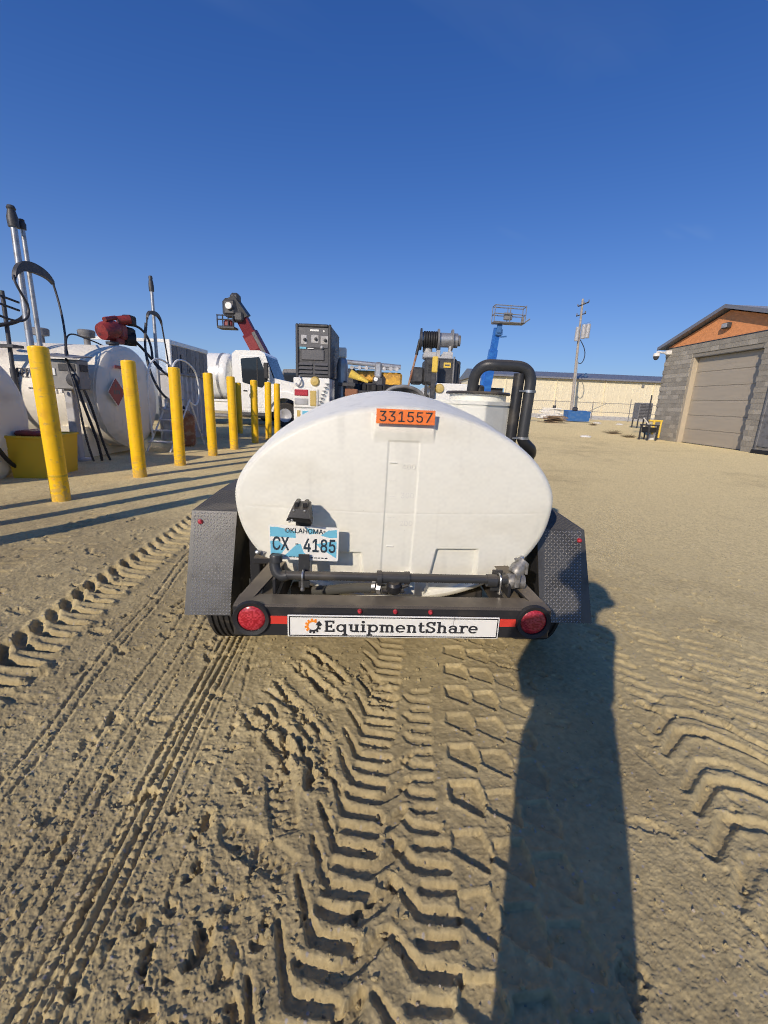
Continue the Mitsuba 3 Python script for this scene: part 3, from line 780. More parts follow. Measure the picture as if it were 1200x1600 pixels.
for k, (x, y, lab, ring) in enumerate(bspec):
    b = Thing('bollard', lab, 'bollard', 'yellow bollards guarding the tanks', at=T4().translate([x, y, 0]).rotate([rng.normal(), rng.normal(), 0], .35))
    b.add('sleeve', lathe([(0, -.1), (.098, -.1), (.098, 1.715), (.094, 1.728), (.082, 1.735), (.05, 1.742), (0, 1.745)], (0, 0, 0), (0, 0, 1), 36), 'bollard_yellow')
    zr = .30 if k == 0 else .78
    if ring:
        b.add('ring', lathe([(.0985, zr - .012), (.101, zr - .008), (.101, zr + .008), (.0985, zr + .012)], (0, 0, 0), (0, 0, 1), 36), 'yellow_plastic')

# ------------------------------------------------------------------ fuel tanks (ends face the lane, +x)


def dished(profile_fn, n=64, x0=-5.5, x1=-10.0, bulge=.16):
    """A horizontal vessel along x; profile_fn(theta) -> (y, z) outline scaled 0..1."""
    t = np.arange(n) * 2 * np.pi / n
    out = profile_fn(t)
    c = out.mean(0)
    rows_ = []
    for f in np.linspace(0.001, 1, 10):
        rows_.append(np.c_[np.full(n, x0 + bulge * math.sqrt(max(0, 1 - f ** 2.2))), c + (out - c) * f])
    rows_.append(np.c_[np.full(n, x0 - .02), out])
    body0 = len(rows_)
    for x in np.linspace(x0 - .06, x1, 8):
        rows_.append(np.c_[np.full(n, x), out])
    for f in np.linspace(1, 0.001, 6):
        rows_.append(np.c_[np.full(n, x1 - bulge * math.sqrt(max(0, 1 - f ** 2.2))), c + (out - c) * f])

    def build(rs):
        Vv = np.array(rs)
        ii = np.arange(Vv.shape[0] * n).reshape(-1, n)
        jj = np.roll(ii, -1, 1)
        ff = np.vstack([np.stack([ii[:-1], jj[:-1], jj[1:]], -1).reshape(-1, 3), np.stack([ii[:-1], jj[1:], ii[1:]], -1).reshape(-1, 3)])
        m = trimesh.Trimesh(Vv.reshape(-1, 3), ff, process=False)
        return m
    full = build(rows_)
    inv = full.volume < 0
    a, b = build(rows_[:body0]), build(rows_[body0 - 1:])
    if inv:
        a.invert()
        b.invert()
    return a, b


def circ(yc, zc, ry, rz, e=2.0):
    return lambda t: np.c_[yc + ry * np.sign(np.cos(t)) * np.abs(np.cos(t)) ** (2 / e), zc + rz * np.sign(np.sin(t)) * np.abs(np.sin(t)) ** (2 / e)]


tanks = [('white tank cut off by the left edge, black hose across its end', (5.83, .86, .93, .93, 2.0), -5.55),
         ('big round white tank whose end carries a red diamond placard', (9.45, 1.16, 1.06, 1.03, 2.0), -5.52)]
for k, (lab, c, x0) in enumerate(tanks):
    t = Thing('fuel_tank', lab, 'tank', 'white fuel tanks in a row on the left')
    cap_, body_ = dished(circ(*c), x0=x0)
    t.add('end_cap', cap_, 'tank_white')
    t.add('shell', body_, 'tank_white')
    yc, zc, ry, rz = c[:4]
    for xs in (x0 - .35, x0 - 3.6):
        t.add('saddle', hull([(xs, yc - ry * .80, -.02), (xs, yc + ry * .75, -.02), (xs - .5, yc - ry * .80, -.02), (xs - .5, yc + ry * .75, -.02), (xs, yc - ry * .92, zc - rz * .55), (xs, yc + ry * .85, zc - rz * .55), (xs - .5, yc - ry * .92, zc - rz * .55), (xs - .5, yc + ry * .85, zc - rz * .55)]), 'tank_white', smooth=False)
    t.add('weld_band', cat([tube(np.c_[np.full(49, x0 - .05), circ(yc, zc, ry + .002, rz + .002, c[4])(np.linspace(0, 2 * np.pi, 49))], .008, 6)]), 'tank_white')
    for xv in ((x0 - .75, x0 - 1.7, x0 - 2.9) if k == 1 else ()):
        t.add('vent', lathe([(0, 0), (.06, 0), (.06, .14), (.15, .16), (.16, .28), (.13, .30), (0, .30)], (xv, yc, zc + rz - .01), (0, 0, 1), 20), 'mid_grey')
    if k == 0:
        t.add('hose', tube(smoothpath([(x0 + .18, 5.55, 1.25), (x0 + .22, 5.75, .75), (x0 + .2, 6.0, .35), (x0 + .17, 6.25, .14), (x0 + .3, 6.7, .03), (x0 + .25, 7.1, .03)], 8), .028, 10), 'dark_rubber')
    if k == 1:
        m = meshkit.text_mesh('RIN', .17, .03)
        m.apply_transform(M4([[1, 0, 0], [0, 0, 1], [0, -1, 0]], (-7.02, 8.46, 1.47)))
        t.add('lettering', m, 'panel_grey', smooth=False)
        for q in range(5):
            t.add('small_lettering', bx(-6.78 + .055 * q, -6.745 + .055 * q, 8.383, 8.42, 1.27, 1.295), 'panel_grey', smooth=False)
            t.add('small_lettering', bx(-6.62 + .045 * q, -6.59 + .045 * q, 8.384, 8.42, 1.12, 1.14), 'panel_grey', smooth=False)
    if k == 1:
        dm = sa.rotate(sg.box(-.20, -.20, .20, .20), 45)
        xd = x0 + .180
        pc = t.add('placard', extr(dm, .004, lane(xd - .012, 8.76, 1.27)), 'sign_white', smooth=False, label='diamond placard with a red face')
        t.add('placard_face', extr(dm.buffer(-.012), .002, lane(xd - .0075, 8.76, 1.27)), 'placard_red', pc, False)
        t.add('placard_digits', moved(cat([bx(xd - .0052, xd - .004, 8.66 + .075 * q, 8.705 + .075 * q, 1.23, 1.31) for q in range(3)] + [bx(xd - .0052, xd - .004, 8.73, 8.77, 1.36, 1.42)])), 'panel_grey', pc, False)
        t.add('decal', bx(xd - .028, xd - .018, 8.80, 9.08, 1.72, 1.78, .001), 'placard_red', smooth=False)
        t.add('mark', extr(so.unary_union([sg.Point(0, 0).buffer(.06).difference(sg.Point(0, 0).buffer(.045)), sg.box(.09, -.06, .105, .06), sg.box(.09, -.01, .16, .01)]), .004, lane(x0 + .07, 9.50, 1.99)), 'panel_grey', smooth=False)

fd = Thing('fuel_dispenser', 'meter cabinet with shade painted into its grey and hanging black hoses beside the nearest bollard', 'dispenser')
fd.add('post', cat([bx(-5.86, -5.72, 8.02, 8.16, -.05, 1.30, .01), bx(-5.95, -5.62, 7.92, 8.26, -.03, .04, .01)]), 'light_grey')
CBT = fd.add('cabinet', bx(-6.06, -5.50, 7.95, 8.25, 1.285, 1.80, .02), 'cabinet_shaded_grey')
fd.add('canopy', hull([(-6.10, 7.80, 1.83), (-5.46, 7.80, 1.80), (-6.10, 8.32, 1.90), (-5.46, 8.32, 1.86), (-6.10, 7.80, 1.85), (-5.46, 7.80, 1.82), (-6.10, 8.32, 1.92), (-5.46, 8.32, 1.88)]), 'mid_grey', CBT, False)
fd.add('display', bx(-5.84, -5.54, 7.938, 7.95, 1.60, 1.72, .003), 'ink', CBT, False)
fd.add('display', bx(-5.50, -5.49, 8.0, 8.2, 1.60, 1.72, .003), 'ink', CBT, False)
fd.add('meter', lathe([(0, 0), (.11, 0), (.11, .04), (.08, .06), (0, .06)], (-5.60, 7.95, 1.45), (0, -1, 0), 24), 'dark_grey', CBT)
fd.add('valve', bx(-5.98, -5.90, 7.93, 7.95, 1.52, 1.64, .004), 'sign_white', CBT)
fd.add('valve', bx(-5.96, -5.90, 7.90, 7.95, 1.20, 1.284, .004), 'sign_white', CBT)
fd.add('valve', bx(-5.84, -5.80, 7.90, 7.95, 1.22, 1.284, .004), 'sign_white', CBT)
fd.add('delivery_hose', tube(smoothpath([(-5.56, 7.93, 1.55), (-5.50, 7.90, 1.28), (-5.38, 7.94, .70), (-5.30, 8.0, .02)], 8), .024, 10), 'dark_rubber')
fd.add('delivery_hose', tube(smoothpath([(-5.44, 7.95, 1.29), (-5.38, 8.0, 1.0), (-5.30, 8.06, .45), (-5.22, 8.12, .02)], 8), .022, 10), 'dark_rubber')
fd.add('conduit', tube(smoothpath([(-5.75, 8.1, 1.88), (-5.85, 8.3, 2.22), (-6.0, 8.9, 2.28), (-6.25, 9.7, 2.27), (-6.3, 10.2, 2.20)], 8), .014, 8), 'dark_rubber')
pm = Thing('fuel_pump', 'dark red motor pump with black hose on top of the round white tank', 'pump')
pm.add('stand', cat([cyl((-6.3, 10.35, 2.0), (-6.3, 10.35, 2.36), .07), cyl((-6.3, 10.35, 2.30), (-6.3, 10.35, 2.36), .13)]), 'dark_grey')
pm.add('motor', cat([lathe([(0, -.22), (.17, -.20), (.20, -.10), (.20, .10), (.17, .20), (0, .22)], (-6.32, 10.30, 2.60), (.25, .9, .3), 24), cyl((-6.3, 10.15, 2.80), (-6.3, 10.55, 2.90), .05)]), 'pump_red')
pm.add('housing', cat([bx(-6.42, -6.16, 10.52, 10.80, 2.46, 2.80, .05), cyl((-6.3, 10.62, 2.85), (-6.1, 10.80, 2.92), .10), bx(-6.4, -6.2, 10.4, 10.7, 2.34, 2.48, .03)]), 'pump_red')
pm.add('gearcase', cat([bx(-6.4, -6.15, 10.80, 11.12, 2.36, 2.76, .05), lathe([(0, -.1), (.15, -.1), (.15, .1), (0, .1)], (-6.2, 10.95, 2.5), (.8, .5, 0), 20), bx(-6.30, -6.08, 10.78, 11.05, 2.80, 3.02, .03)]), 'dark_rubber')
pm.add('fill_hose', tube(smoothpath([(-6.2, 11.0, 2.82), (-6.05, 11.25, 2.72), (-5.95, 11.35, 2.35), (-5.85, 11.25, 2.0), (-5.6, 11.30, 1.75), (-5.45, 11.55, 1.45), (-5.4, 11.35, 1.12), (-5.5, 11.0, 1.18), (-5.7, 10.85, 1.6), (-5.88, 10.95, 2.2), (-5.9, 11.10, 2.90)], 8), .028, 10), 'hose_black')
pm.add('second_hose', tube(smoothpath([(-6.15, 10.9, 2.5), (-6.0, 11.05, 2.30), (-5.85, 11.2, 2.05), (-5.7, 11.3, 1.85)], 6), .03, 10), 'dark_rubber')

# hose masts


def hose_mast(lab, poles, arch, drops, tip):
    t = Thing('hose_mast', lab, 'mast', 'hose masts by the fuel tanks')
    for (p0, p1, r) in poles:
        t.add('pole', cyl(p0, p1, r, r * .85, 14), 'galv')
    for p, ax3, h, r in tip:
        t.add('pole_cap', lathe([(0, -.05), (r * 1.25, -.05), (r * 1.35, h * .3), (r * .9, h * .75), (r * 1.1, h * .85), (r * .8, h), (0, h)], p, ax3, 14), 'dark_grey')
    pts, dpt, w = arch
    pts = smoothpath(pts, 6)
    low = pts - np.array([0, 0, 1]) * dpt * np.sin(np.linspace(.35, np.pi - .35, len(pts)))[:, None]
    vv = np.vstack([pts + [w, 0, 0], low + [w, 0, 0], low - [w, 0, 0], pts - [w, 0, 0]])
    L = len(pts)
    ff = []
    for q in range(4):
        a, b = q * L, ((q + 1) % 4) * L
        for i in range(L - 1):
            ff += [(a + i, a + i + 1, b + i + 1), (a + i, b + i + 1, b + i)]
    t.add('arch', trimesh.Trimesh(vv, ff), 'dark_grey')
    for d in drops:
        t.add('hose', tube(smoothpath(d, 8), .019, 10), 'hose_black')


hose_mast('tall twin pole hose mast rising above the nearest bollard', [((-6.2, 7.852, 1.9), (-6.2, 7.875, 3.85), .055), ((-6.2, 8.07, 1.9), (-6.2, 8.055, 3.88), .040)],
          ([(-6.15, 7.66, 3.02), (-6.15, 7.74, 3.20), (-6.15, 7.95, 3.33), (-6.15, 8.15, 3.34), (-6.15, 8.40, 3.27), (-6.15, 8.52, 3.16)], .16, .035),
          [[(-6.15, 7.66, 3.04), (-6.1, 7.72, 2.75), (-6.1, 7.80, 2.55), (-6.1, 7.72, 2.40), (-6.15, 7.45, 2.34), (-6.2, 7.2, 2.40)], [(-6.15, 8.50, 3.20), (-6.08, 8.52, 2.75), (-5.85, 8.22, 2.1), (-5.66, 7.92, 1.75), (-5.52, 7.82, 1.35), (-5.44, 7.80, .80), (-5.36, 7.86, .03)]],
          [((-6.2, 7.875, 3.85), (0, 0.01, 1), .26, .06), ((-6.2, 8.055, 3.88), (0, 0, 1), .10, .045)])
hose_mast('slim hose mast with a hoop of black hose beside the round tank', [((-5.95, 11.55, 0), (-5.95, 11.60, 3.75), .045)],
          ([(-5.9, 11.18, 3.02), (-5.9, 11.26, 3.17), (-5.9, 11.48, 3.24), (-5.9, 11.72, 3.20), (-5.9, 11.86, 3.02)], .09, .03),
          [[(-5.9, 11.18, 3.04), (-5.9, 11.08, 2.7), (-5.9, 11.0, 2.3), (-5.85, 11.06, 1.9)], [(-5.9, 11.86, 3.04), (-5.9, 11.95, 2.6), (-5.9, 12.05, 2.1), (-5.9, 12.1, 1.6), (-5.9, 12.0, .6)]],
          [((-5.95, 11.60, 3.75), (0, 0, 1), .30, .045)])
sm = Thing('service_post', 'thin dark post with cross arms at the left edge behind the tanks', 'post')
sm.add('pole', cyl((-7.0, 8.36, 1.6), (-7.0, 8.40, 2.95), .035), 'dark_grey')
sm.add('arm', cyl((-7.0, 8.3, 2.86), (-6.9, 8.62, 2.80), .02), 'dark_grey')
sm.add('arm', cyl((-7.0, 8.3, 2.72), (-6.9, 8.60, 2.66), .02), 'dark_grey')
sm.add('base', cat([cyl((-7.0, 8.36, 0), (-7.0, 8.36, 1.62), .05), bx(-7.4, -6.8, 8.2, 8.45, 1.98, 2.03)]), 'dark_grey')
sm.add('hose', tube(smoothpath([(-7.6, 8.05, 2.4), (-7.2, 8.15, 2.33), (-6.95, 8.32, 2.38), (-6.8, 8.55, 2.55), (-6.75, 8.6, 2.8)], 6), .035, 10), 'dark_rubber')

yb = Thing('yellow_bin', 'yellow plastic bin on the ground behind the nearest bollard', 'bin', at=place(-5.26, 6.62, 0, 8))
yb.add('body', trimesh.convex.convex_hull(np.array([(x * (1 if z > .3 else .86), y * (1 if z > .3 else .88), z) for x in (-.26, .26) for y in (-.46, .46) for z in (0, .60)])), 'yellow_plastic', smooth=False)
yb.add('rim', cat([bx(-.28, .28, -.48, -.45, .58, .62, .01), bx(-.28, .28, .45, .48, .58, .62, .01), bx(.25, .28, -.45, .45, .58, .62, .01), bx(-.28, -.25, -.45, .45, .58, .62, .01)]), 'yellow_plastic')
yb.add('contents', bx(-.18, .12, -.35, .2, .60, .68, .03), 'pump_red')

# ladder and red can
ld = Thing('step_ladder', 'white rolling step ladder with handrail between the bollards', 'ladder', at=place(-5.12, 10.55, 0, 0))
for x in (-.26, .26):
    ld.add('side_rail', cat([tube([(x, -.85, 0), (x, .30, 1.15)], .02, 8), tube([(x, .30, 1.15), (x, 1.0, 0)], .02, 8)]), 'sign_white')
    ld.add('handrail', tube(smoothpath([(x, -.55, .30), (x, -.50, 1.75), (x, -.38, 1.92), (x, .55, 1.93), (x, .75, 1.80), (x, .80, 1.15), (x, .30, 1.12)], 6), .022, 8), 'sign_white')
for k in range(5):
    ld.add('step', bx(-.26, .26, -.80 + k * .235, -.58 + k * .235, .20 + k * .235, .225 + k * .235, .004), 'light_grey')
rc = Thing('fuel_can', 'dark red jerry can on the ground under the ladder', 'can', at=place(-5.15, 11.15, 0, 20))
rc.add('body', cat([bx(-.22, .22, -.25, .25, 0, .80, .05), bx(-.12, .12, -.2, .2, .78, .88, .03)]), 'rust')
rc.add('handle', tube(smoothpath([(0, -.18, .86), (0, -.1, .96), (0, .1, .96), (0, .18, .86)], 5), .02, 8), 'dark_rubber')

# box container, corrugated bin, tanker
bc = Thing('box_container', 'white box container with a dark streaked side behind the round tank', 'container')
CX0, CX1, CY0, CY1 = -8.6, -6.2, 12.85, 15.45
bc.add('front_panel', bx(CX0, CX1, CY0 - .02, CY0 + .04, .5, 2.70, .01), 'silver_tank', smooth=False)
bc.add('body', bx(CX0, CX1 - .02, CY0 + .04, CY1, .5, 2.66, .01), 'light_grey', smooth=False)
bc.add('corner_post', bx(CX1 - .14, CX1 + .01, CY0 - .03, CY0 + .06, .5, 2.73, .01), 'truck_white', smooth=False)
bc.add('corner_post', bx(CX0, CX0 + .12, CY0 - .03, CY0 + .06, .5, 2.73, .01), 'truck_white', smooth=False)
bc.add('top_rail', cat([bx(CX0, CX1 + .01, CY0 - .03, CY0 + .06, 2.66, 2.75, .01), bx(CX1 - .06, CX1 + .012, CY0 + .06, CY1, 2.62, 2.74, .01)]), 'truck_white', smooth=False)
for k in range(8):
    bc.add('side_panel', bx(CX1 - .02, CX1 + .004 + .004 * (k % 2), CY0 + .10 + k * .30, CY0 + .385 + k * .30, .60, 2.60, .004), 'mid_grey' if k % 3 else 'panel_grey', smooth=False)
bc.add('latch', bx(CX1, CX1 + .03, CY0 + .55, CY0 + .60, 1.75, 2.40, .004), 'dark_grey', smooth=False)
bc.add('emblem', extr(sg.Point(0, 0).buffer(.14).difference(sg.Point(0, 0).buffer(.09)).intersection(sg.box(-1, -.02, 1, 1)), .01, lane(CX1 + .008, 14.1, 1.95)), 'ink', smooth=False)
bc.add('skid', cat([bx(CX0 + .1, CX0 + .3, CY0, CY1, -.02, .5), bx(CX1 - .3, CX1 - .1, CY0, CY1, -.02, .5)]), 'dark_grey', smooth=False)
cg = Thing('corrugated_bin', 'grey corrugated steel bin standing behind the ladder', 'bin')
wv = [(-5.62 - .05 * (k % 4 in (0, 3)), 12.05 + k * .07) for k in range(28)]
cg.add('side', extr(sg.LineString(wv).buffer(.012, cap_style=2, join_style=2), 1.72, M4(np.eye(3), (0, 0, .05))), 'light_grey', smooth=False)
cg.add('end', bx(-6.15, -5.68, 12.03, 12.06, .05, 1.77), 'light_grey', smooth=False)
cg.add('rim', cat([bx(-5.69, -5.58, 12.0, 14.0, 1.76, 1.82, .01), bx(-6.15, -5.69, 12.0, 12.08, 1.76, 1.82, .01)]), 'mid_grey')


def wheel_parts(t, x, y, r, w, ax3, parent=None, rim='light_grey'):
    W = t.add('wheel', lathe([(r * .55, -w / 2), (r * .9, -w / 2), (r, -w * .36), (r, w * .36), (r * .9, w / 2), (r * .55, w / 2)], (x, y, r), ax3, 36), 'tyre', parent)
    t.add('rim', lathe([(0, -w * .15), (r * .25, -w * .2), (r * .5, -w * .45), (r * .57, -w * .46), (r * .57, w * .46), (r * .5, w * .45), (r * .25, w * .2), (0, w * .15)], (x, y, r), ax3, 24), rim, W)
    return W


tk = Thing('tanker_truck', 'white tanker truck with conventional cab facing right behind the far bollards', 'truck')
Yn = 19.55
CABP = [(-6.78, .70), (-6.78, 3.02), (-6.62, 3.16), (-5.62, 3.18), (-5.42, 3.08), (-5.08, 2.08), (-4.25, 1.92), (-3.55, 1.72), (-3.40, 1.40), (-3.40, .80), (-4.0, .75), (-4.08, 1.10), (-4.35, 1.42), (-4.75, 1.42), (-5.02, 1.10), (-5.1, .70)]
cab = sg.Polygon(CABP)
CB = tk.add('cab', extr(cab.buffer(.03, 4), 2.1, M4([[1, 0, 0], [0, 0, 1], [0, 1, 0]], (0, Yn, 0))), 'truck_white', smooth=30)
DR = tk.add('door', extr(sg.Polygon([(-6.42, .86), (-6.42, 2.92), (-5.62, 2.96), (-5.30, 2.05), (-5.22, .86)]).buffer(.03, 4), .02, M4([[1, 0, 0], [0, 0, 1], [0, 1, 0]], (0, Yn - .022, 0))), 'truck_white', smooth=False)
tk.add('window', extr(sg.Polygon([(-6.32, 1.92), (-6.36, 2.80), (-5.66, 2.88), (-5.34, 2.02), (-5.56, 1.74)]).buffer(.06, 5), .012, M4([[1, 0, 0], [0, 0, 1], [0, 1, 0]], (0, Yn - .036, 0))), 'cab_glass', DR, False)
tk.add('window_post', bx(-5.74, -5.70, Yn - .05, Yn - .03, 1.8, 2.86), 'dark_rubber', DR, False)
tk.add('handle', bx(-6.35, -6.18, Yn - .06, Yn - .02, 1.50, 1.55, .01), 'dark_rubber', DR)
tk.add('emblem', extr(sg.Point(0, 0).buffer(.13).difference(sg.Point(0, 0).buffer(.09)), .008, M4([[1, 0, 0], [0, 0, 1], [0, 1, 0]], (-5.98, Yn - .036, 1.32))), 'panel_grey', DR, False)
tk.add('windshield', quad_sheet([(-5.38, Yn + .10, 3.00), (-5.02, Yn + .02, 2.08), (-5.02, Yn + 2.05, 2.08), (-5.38, Yn + 1.97, 3.00)], .03, (.94, 0, .34)), 'cab_glass', smooth=False)
tk.add('mirror', cat([bx(-5.36, -5.16, Yn - .38, Yn - .26, 2.05, 2.70, .03), tube([(-5.40, Yn, 2.7), (-5.28, Yn - .3, 2.66)], .02, 8), tube([(-5.40, Yn, 2.05), (-5.28, Yn - .3, 2.08)], .02, 8)]), 'dark_rubber')
tk.add('fender', extr(sg.Point(-4.55, .62).buffer(.92).difference(sg.Point(-4.55, .56).buffer(.72)).intersection(sg.box(-6, .70, -3, 2)), .45, M4([[1, 0, 0], [0, 0, 1], [0, 1, 0]], (0, Yn - .12, 0))), 'truck_white')
tk.add('bumper', bx(-3.48, -3.30, Yn - .05, Yn + 2.15, .45, .85, .04), 'galv')
wheel_parts(tk, -4.55, Yn + .10, .54, .30, (0, 1, 0))
wheel_parts(tk, -4.55, Yn + 2.0, .54, .30, (0, 1, 0))
for xw in (-8.7, -9.9):
    wheel_parts(tk, xw, Yn + .2, .54, .5, (0, 1, 0))
tk.add('chassis', cat([bx(-11, -5, Yn + .7, Yn + 1.4, .62, .86), bx(-7.0, -5.15, Yn + .02, Yn + .3, .45, .62, .02)]), 'dark_grey')
tk.add('fuel_step_tank', cyl((-6.75, Yn + .28, .62), (-5.3, Yn + .28, .62), .26, n=24), 'galv')
tk.add('barrel', lathe([(0, 0), (.60, .05), (.95, .20), (1.02, .32), (1.02, 4.0), (.9, 4.2), (0, 4.3)], (-6.95, Yn + 1.03, 2.10), (-1, 0, 0), 40), 'truck_white')
for c in (.55, 1.9, 3.2):
    tk.add('barrel_band', lathe([(1.022, c - .05), (1.04, c - .05), (1.04, c + .05), (1.022, c + .05)], (-6.95, Yn + 1.03, 2.10), (-1, 0, 0), 40), 'galv')
tk.add('side_deck', cat([bx(-11, -6.95, Yn - .05, Yn + .35, 1.02, 1.12, .02), bx(-7.9, -7.0, Yn, Yn + .3, .62, 1.0, .02)]), 'truck_white')
tk.add('hose_tray', cyl((-11, Yn + .1, .42), (-7.1, Yn + .1, .42), .09, n=12), 'mid_grey')

pc = Thing('parked_car', 'dark grey vehicle roof showing between the truck and the welder', 'car', at=place(-5.25, 24.0, 0, 0))
pc.add('body', extr(sg.Polygon([(-2.2, .5), (-2.2, 1.35), (-1.1, 1.55), (1.5, 1.55), (2.2, 1.3), (2.2, .5)]).buffer(.05), 1.85, M4([[1, 0, 0], [0, 0, 1], [0, 1, 0]], (0, 0, 0))), 'dark_grey')
pc.add('cabin', hull([(-.9, .1, 1.5), (1.5, .1, 1.5), (-.9, 1.75, 1.5), (1.5, 1.75, 1.5), (-.45, .25, 2.78), (.55, .25, 2.82), (-.45, 1.6, 2.78), (.55, 1.6, 2.82)]), 'panel_grey', smooth=False)
pc.add('window', quad_sheet([(-.60, .12, 1.9), (1.05, .12, 1.9), (.55, .2, 2.6), (-.42, .2, 2.6)], .04, (0, -1, .1)), 'cab_glass', smooth=False)
for xw in (-1.4, 1.4):
    wheel_parts(pc, xw, .1, .38, .25, (0, 1, 0))
    wheel_parts(pc, xw, 1.75, .38, .25, (0, 1, 0))

# red crane boom behind the tanker
cr = Thing('telescopic_crane', 'dark red telescopic boom with black head rising behind the white truck', 'crane')
b0, b1 = np.array([-7.8, 31, 2.3]), np.array([-10.25, 30, 7.2])


def beam(p0, p1, w0, h0, w1, h1, side_=(1, 0, 0)):
    d = (p1 - p0) / np.linalg.norm(p1 - p0)
    s_ = np.cross(d, [0, 1, 0.0])
    s_ /= np.linalg.norm(s_)
    f_ = np.cross(s_, d)
    return hull([p + a * s_ * w / 2 + b * f_ * h / 2 for p, w, h in ((p0, w0, h0), (p1, w1, h1)) for a in (-1, 1) for b in (-1, 1)])


dd = b1 - b0
cr.add('boom', beam(b0, b0 + dd * .62, .95, .9, .88, .9), 'crane_red', smooth=False)
cr.add('boom_section', beam(b0 + dd * .55, b0 + dd * .9, .70, .7, .68, .7), 'crane_red', smooth=False)
cr.add('boom_face', beam(b0 + dd * .40 + [-.16, -.47, 0], b0 + dd * .56 + [-.16, -.47, 0], .6, .04, .6, .04), 'placard_red', smooth=False)
cr.add('boom_edge', beam(b0 + [.36, -.46, .0], b0 + dd * .62 + [.34, -.46, 0], .26, .06, .22, .06), 'mid_grey', smooth=False)
cr.add('head', cat([beam(b0 + dd * .78, b0 + dd * 1.03, 1.0, .9, .6, .8), bx(-10.2, -9.5, 29.6, 30.4, 5.9, 6.5, .1), bx(-10.80, -9.85, 29.5, 30.4, 6.15, 7.25, .2), bx(-10.35, -9.75, 29.7, 30.3, 7.0, 7.6, .15)]), 'dark_grey')
cr.add('sheave', lathe([(0, -.1), (.20, -.1), (.15, 0), (.20, .1), (0, .1)], (-10.30, 29.42, 6.75), (0, 1, 0), 20), 'sign_white')
BK = cr.add('basket', cat([tube([(-11.1, 29.5, z), (-10.1, 29.5, z)], .04, 6) for z in (5.55, 5.95, 6.2)] + [tube([(x, 29.5, 5.5), (x, 29.5, 6.25)], .04, 6) for x in (-11.1, -10.75, -10.4, -10.1)] + [bx(-11.1, -10.0, 29.4, 30.2, 5.42, 5.54, .02)]), 'dark_grey')
cr.add('winch', bx(-10.75, -10.2, 29.6, 30.1, 5.55, 5.95, .08), 'pump_red', BK)
cr.add('carrier', cat([bx(-9.6, -5.6, 30.0, 32.3, .5, 1.3, .1), bx(-8.6, -6.8, 30.2, 32.0, 1.3, 2.6, .1)]), 'crane_red')
for xw in (-9.0, -6.3):
    wheel_parts(cr, xw, 30.1, .6, .5, (0, 1, 0))

# ------------------------------------------------------------------ service truck hitched ahead
sv = Thing('service_truck', 'white service truck seen from behind, tool bodies on both sides of its bed', 'truck')
SY = 6.30
for s, x0, x1 in (('l', -1.345, -.835), ('r', .62, 1.10)):
    C = sv.add('side_body', cat([bx(x0, x1, SY, SY + 2.6, .72, 1.585, .012)]), 'truck_white')
    if s == 'l':
        bez = sv.add('lamp_bezel', bx(-1.335, -.995, SY - .022, SY - .002, 1.175, 1.435, .02), 'truck_white', C)
        sv.add('tail_lens', bx(-1.325, -1.135, SY - .034, SY - .020, 1.335, 1.420, .02), 'red_lens', C)
        sv.add('reverse_lens', bx(-1.325, -1.135, SY - .034, SY - .020, 1.215, 1.300, .02), 'light_grey', C)
        sv.add('turn_lens', bx(-1.105, -1.020, SY - .034, SY - .020, 1.20, 1.41, .03), 'amber', C)
        sv.add('beacon', lathe([(0, -.04), (.05, -.035), (.064, -.012), (.068, 0), (0, 0)], (-1.040, SY, 1.535), (0, 1, 0), 24), 'amber', C)
        sv.add('hook', tube(smoothpath([(-1.255, SY - .02, 1.60), (-1.235, SY - .05, 1.55), (-1.235, SY - .05, 1.50), (-1.27, SY - .04, 1.47), (-1.30, SY - .02, 1.50)], 5), .013, 8), 'galv', C)
        for q in range(7):
            u = q / 6
            sv.add('chain_link', trimesh.creation.torus(.022, .007, 10, 6, transform=M4([[math.cos(q * 1.57), math.sin(q * 1.57), 0], [-math.sin(q * 1.57), math.cos(q * 1.57), 0], [0, 0, 1]], (-.87 - .11 * u, SY - .035, 1.51 - .29 * u))), 'galv', C)
        PLT = sv.add('number_plate', bx(-1.305, -1.02, SY - .012, SY - .002, 1.03, 1.16, .002), 'sign_white', C, False)
        sv.add('plate_print', bx(-1.22, -1.13, SY - .015, SY - .011, 1.05, 1.13), 'plate_blue', C, False)
        sv.add('plate_seal', bx(-1.295, -1.245, SY - .016, SY - .011, 1.045, 1.135, .003), 'amber', C, False)
        sv.add('panel_edge', cat([bx(-1.345, -.835, SY - .006, SY + .004, 1.165, 1.172), bx(-.842, -.836, SY - .006, SY + .004, .75, 1.58)]), 'light_grey', C, False)
    else:
        sv.add('beacon', lathe([(0, -.04), (.05, -.035), (.064, -.012), (.068, 0), (0, 0)], (.705, SY, 1.510), (0, 1, 0), 24), 'amber', C)
sv.add('bumper', bx(-1.3, 1.1, SY - .25, SY + .1, .55, .70, .02), 'dark_grey')
sv.add('tailgate', bx(-.83, .615, SY + .05, SY + .10, .72, 1.30, .01), 'dark_grey')
sv.add('bed_floor', bx(-.83, .62, SY + .1, SY + 2.6, .90, .98), 'dark_grey')
sv.add('cab', extr(sg.Polygon([(SY + 2.7, .7), (SY + 2.7, 1.5), (SY + 5.6, 1.5), (SY + 5.6, .7)]), 2.2, M4([[0, 1, 0], [0, 0, 1], [1, 0, 0]], (-1.22, 0, 0))), 'truck_white', smooth=False)
for xw in (-1.1, .9):
    wheel_parts(sv, xw, SY + 1.1, .40, .28, (1, 0, 0))
    wheel_parts(sv, xw, SY + 4.9, .40, .28, (1, 0, 0))
sv.add('post', bx(.575, .640, SY - .05, SY + .02, 1.30, 1.72, .006), 'dark_grey')
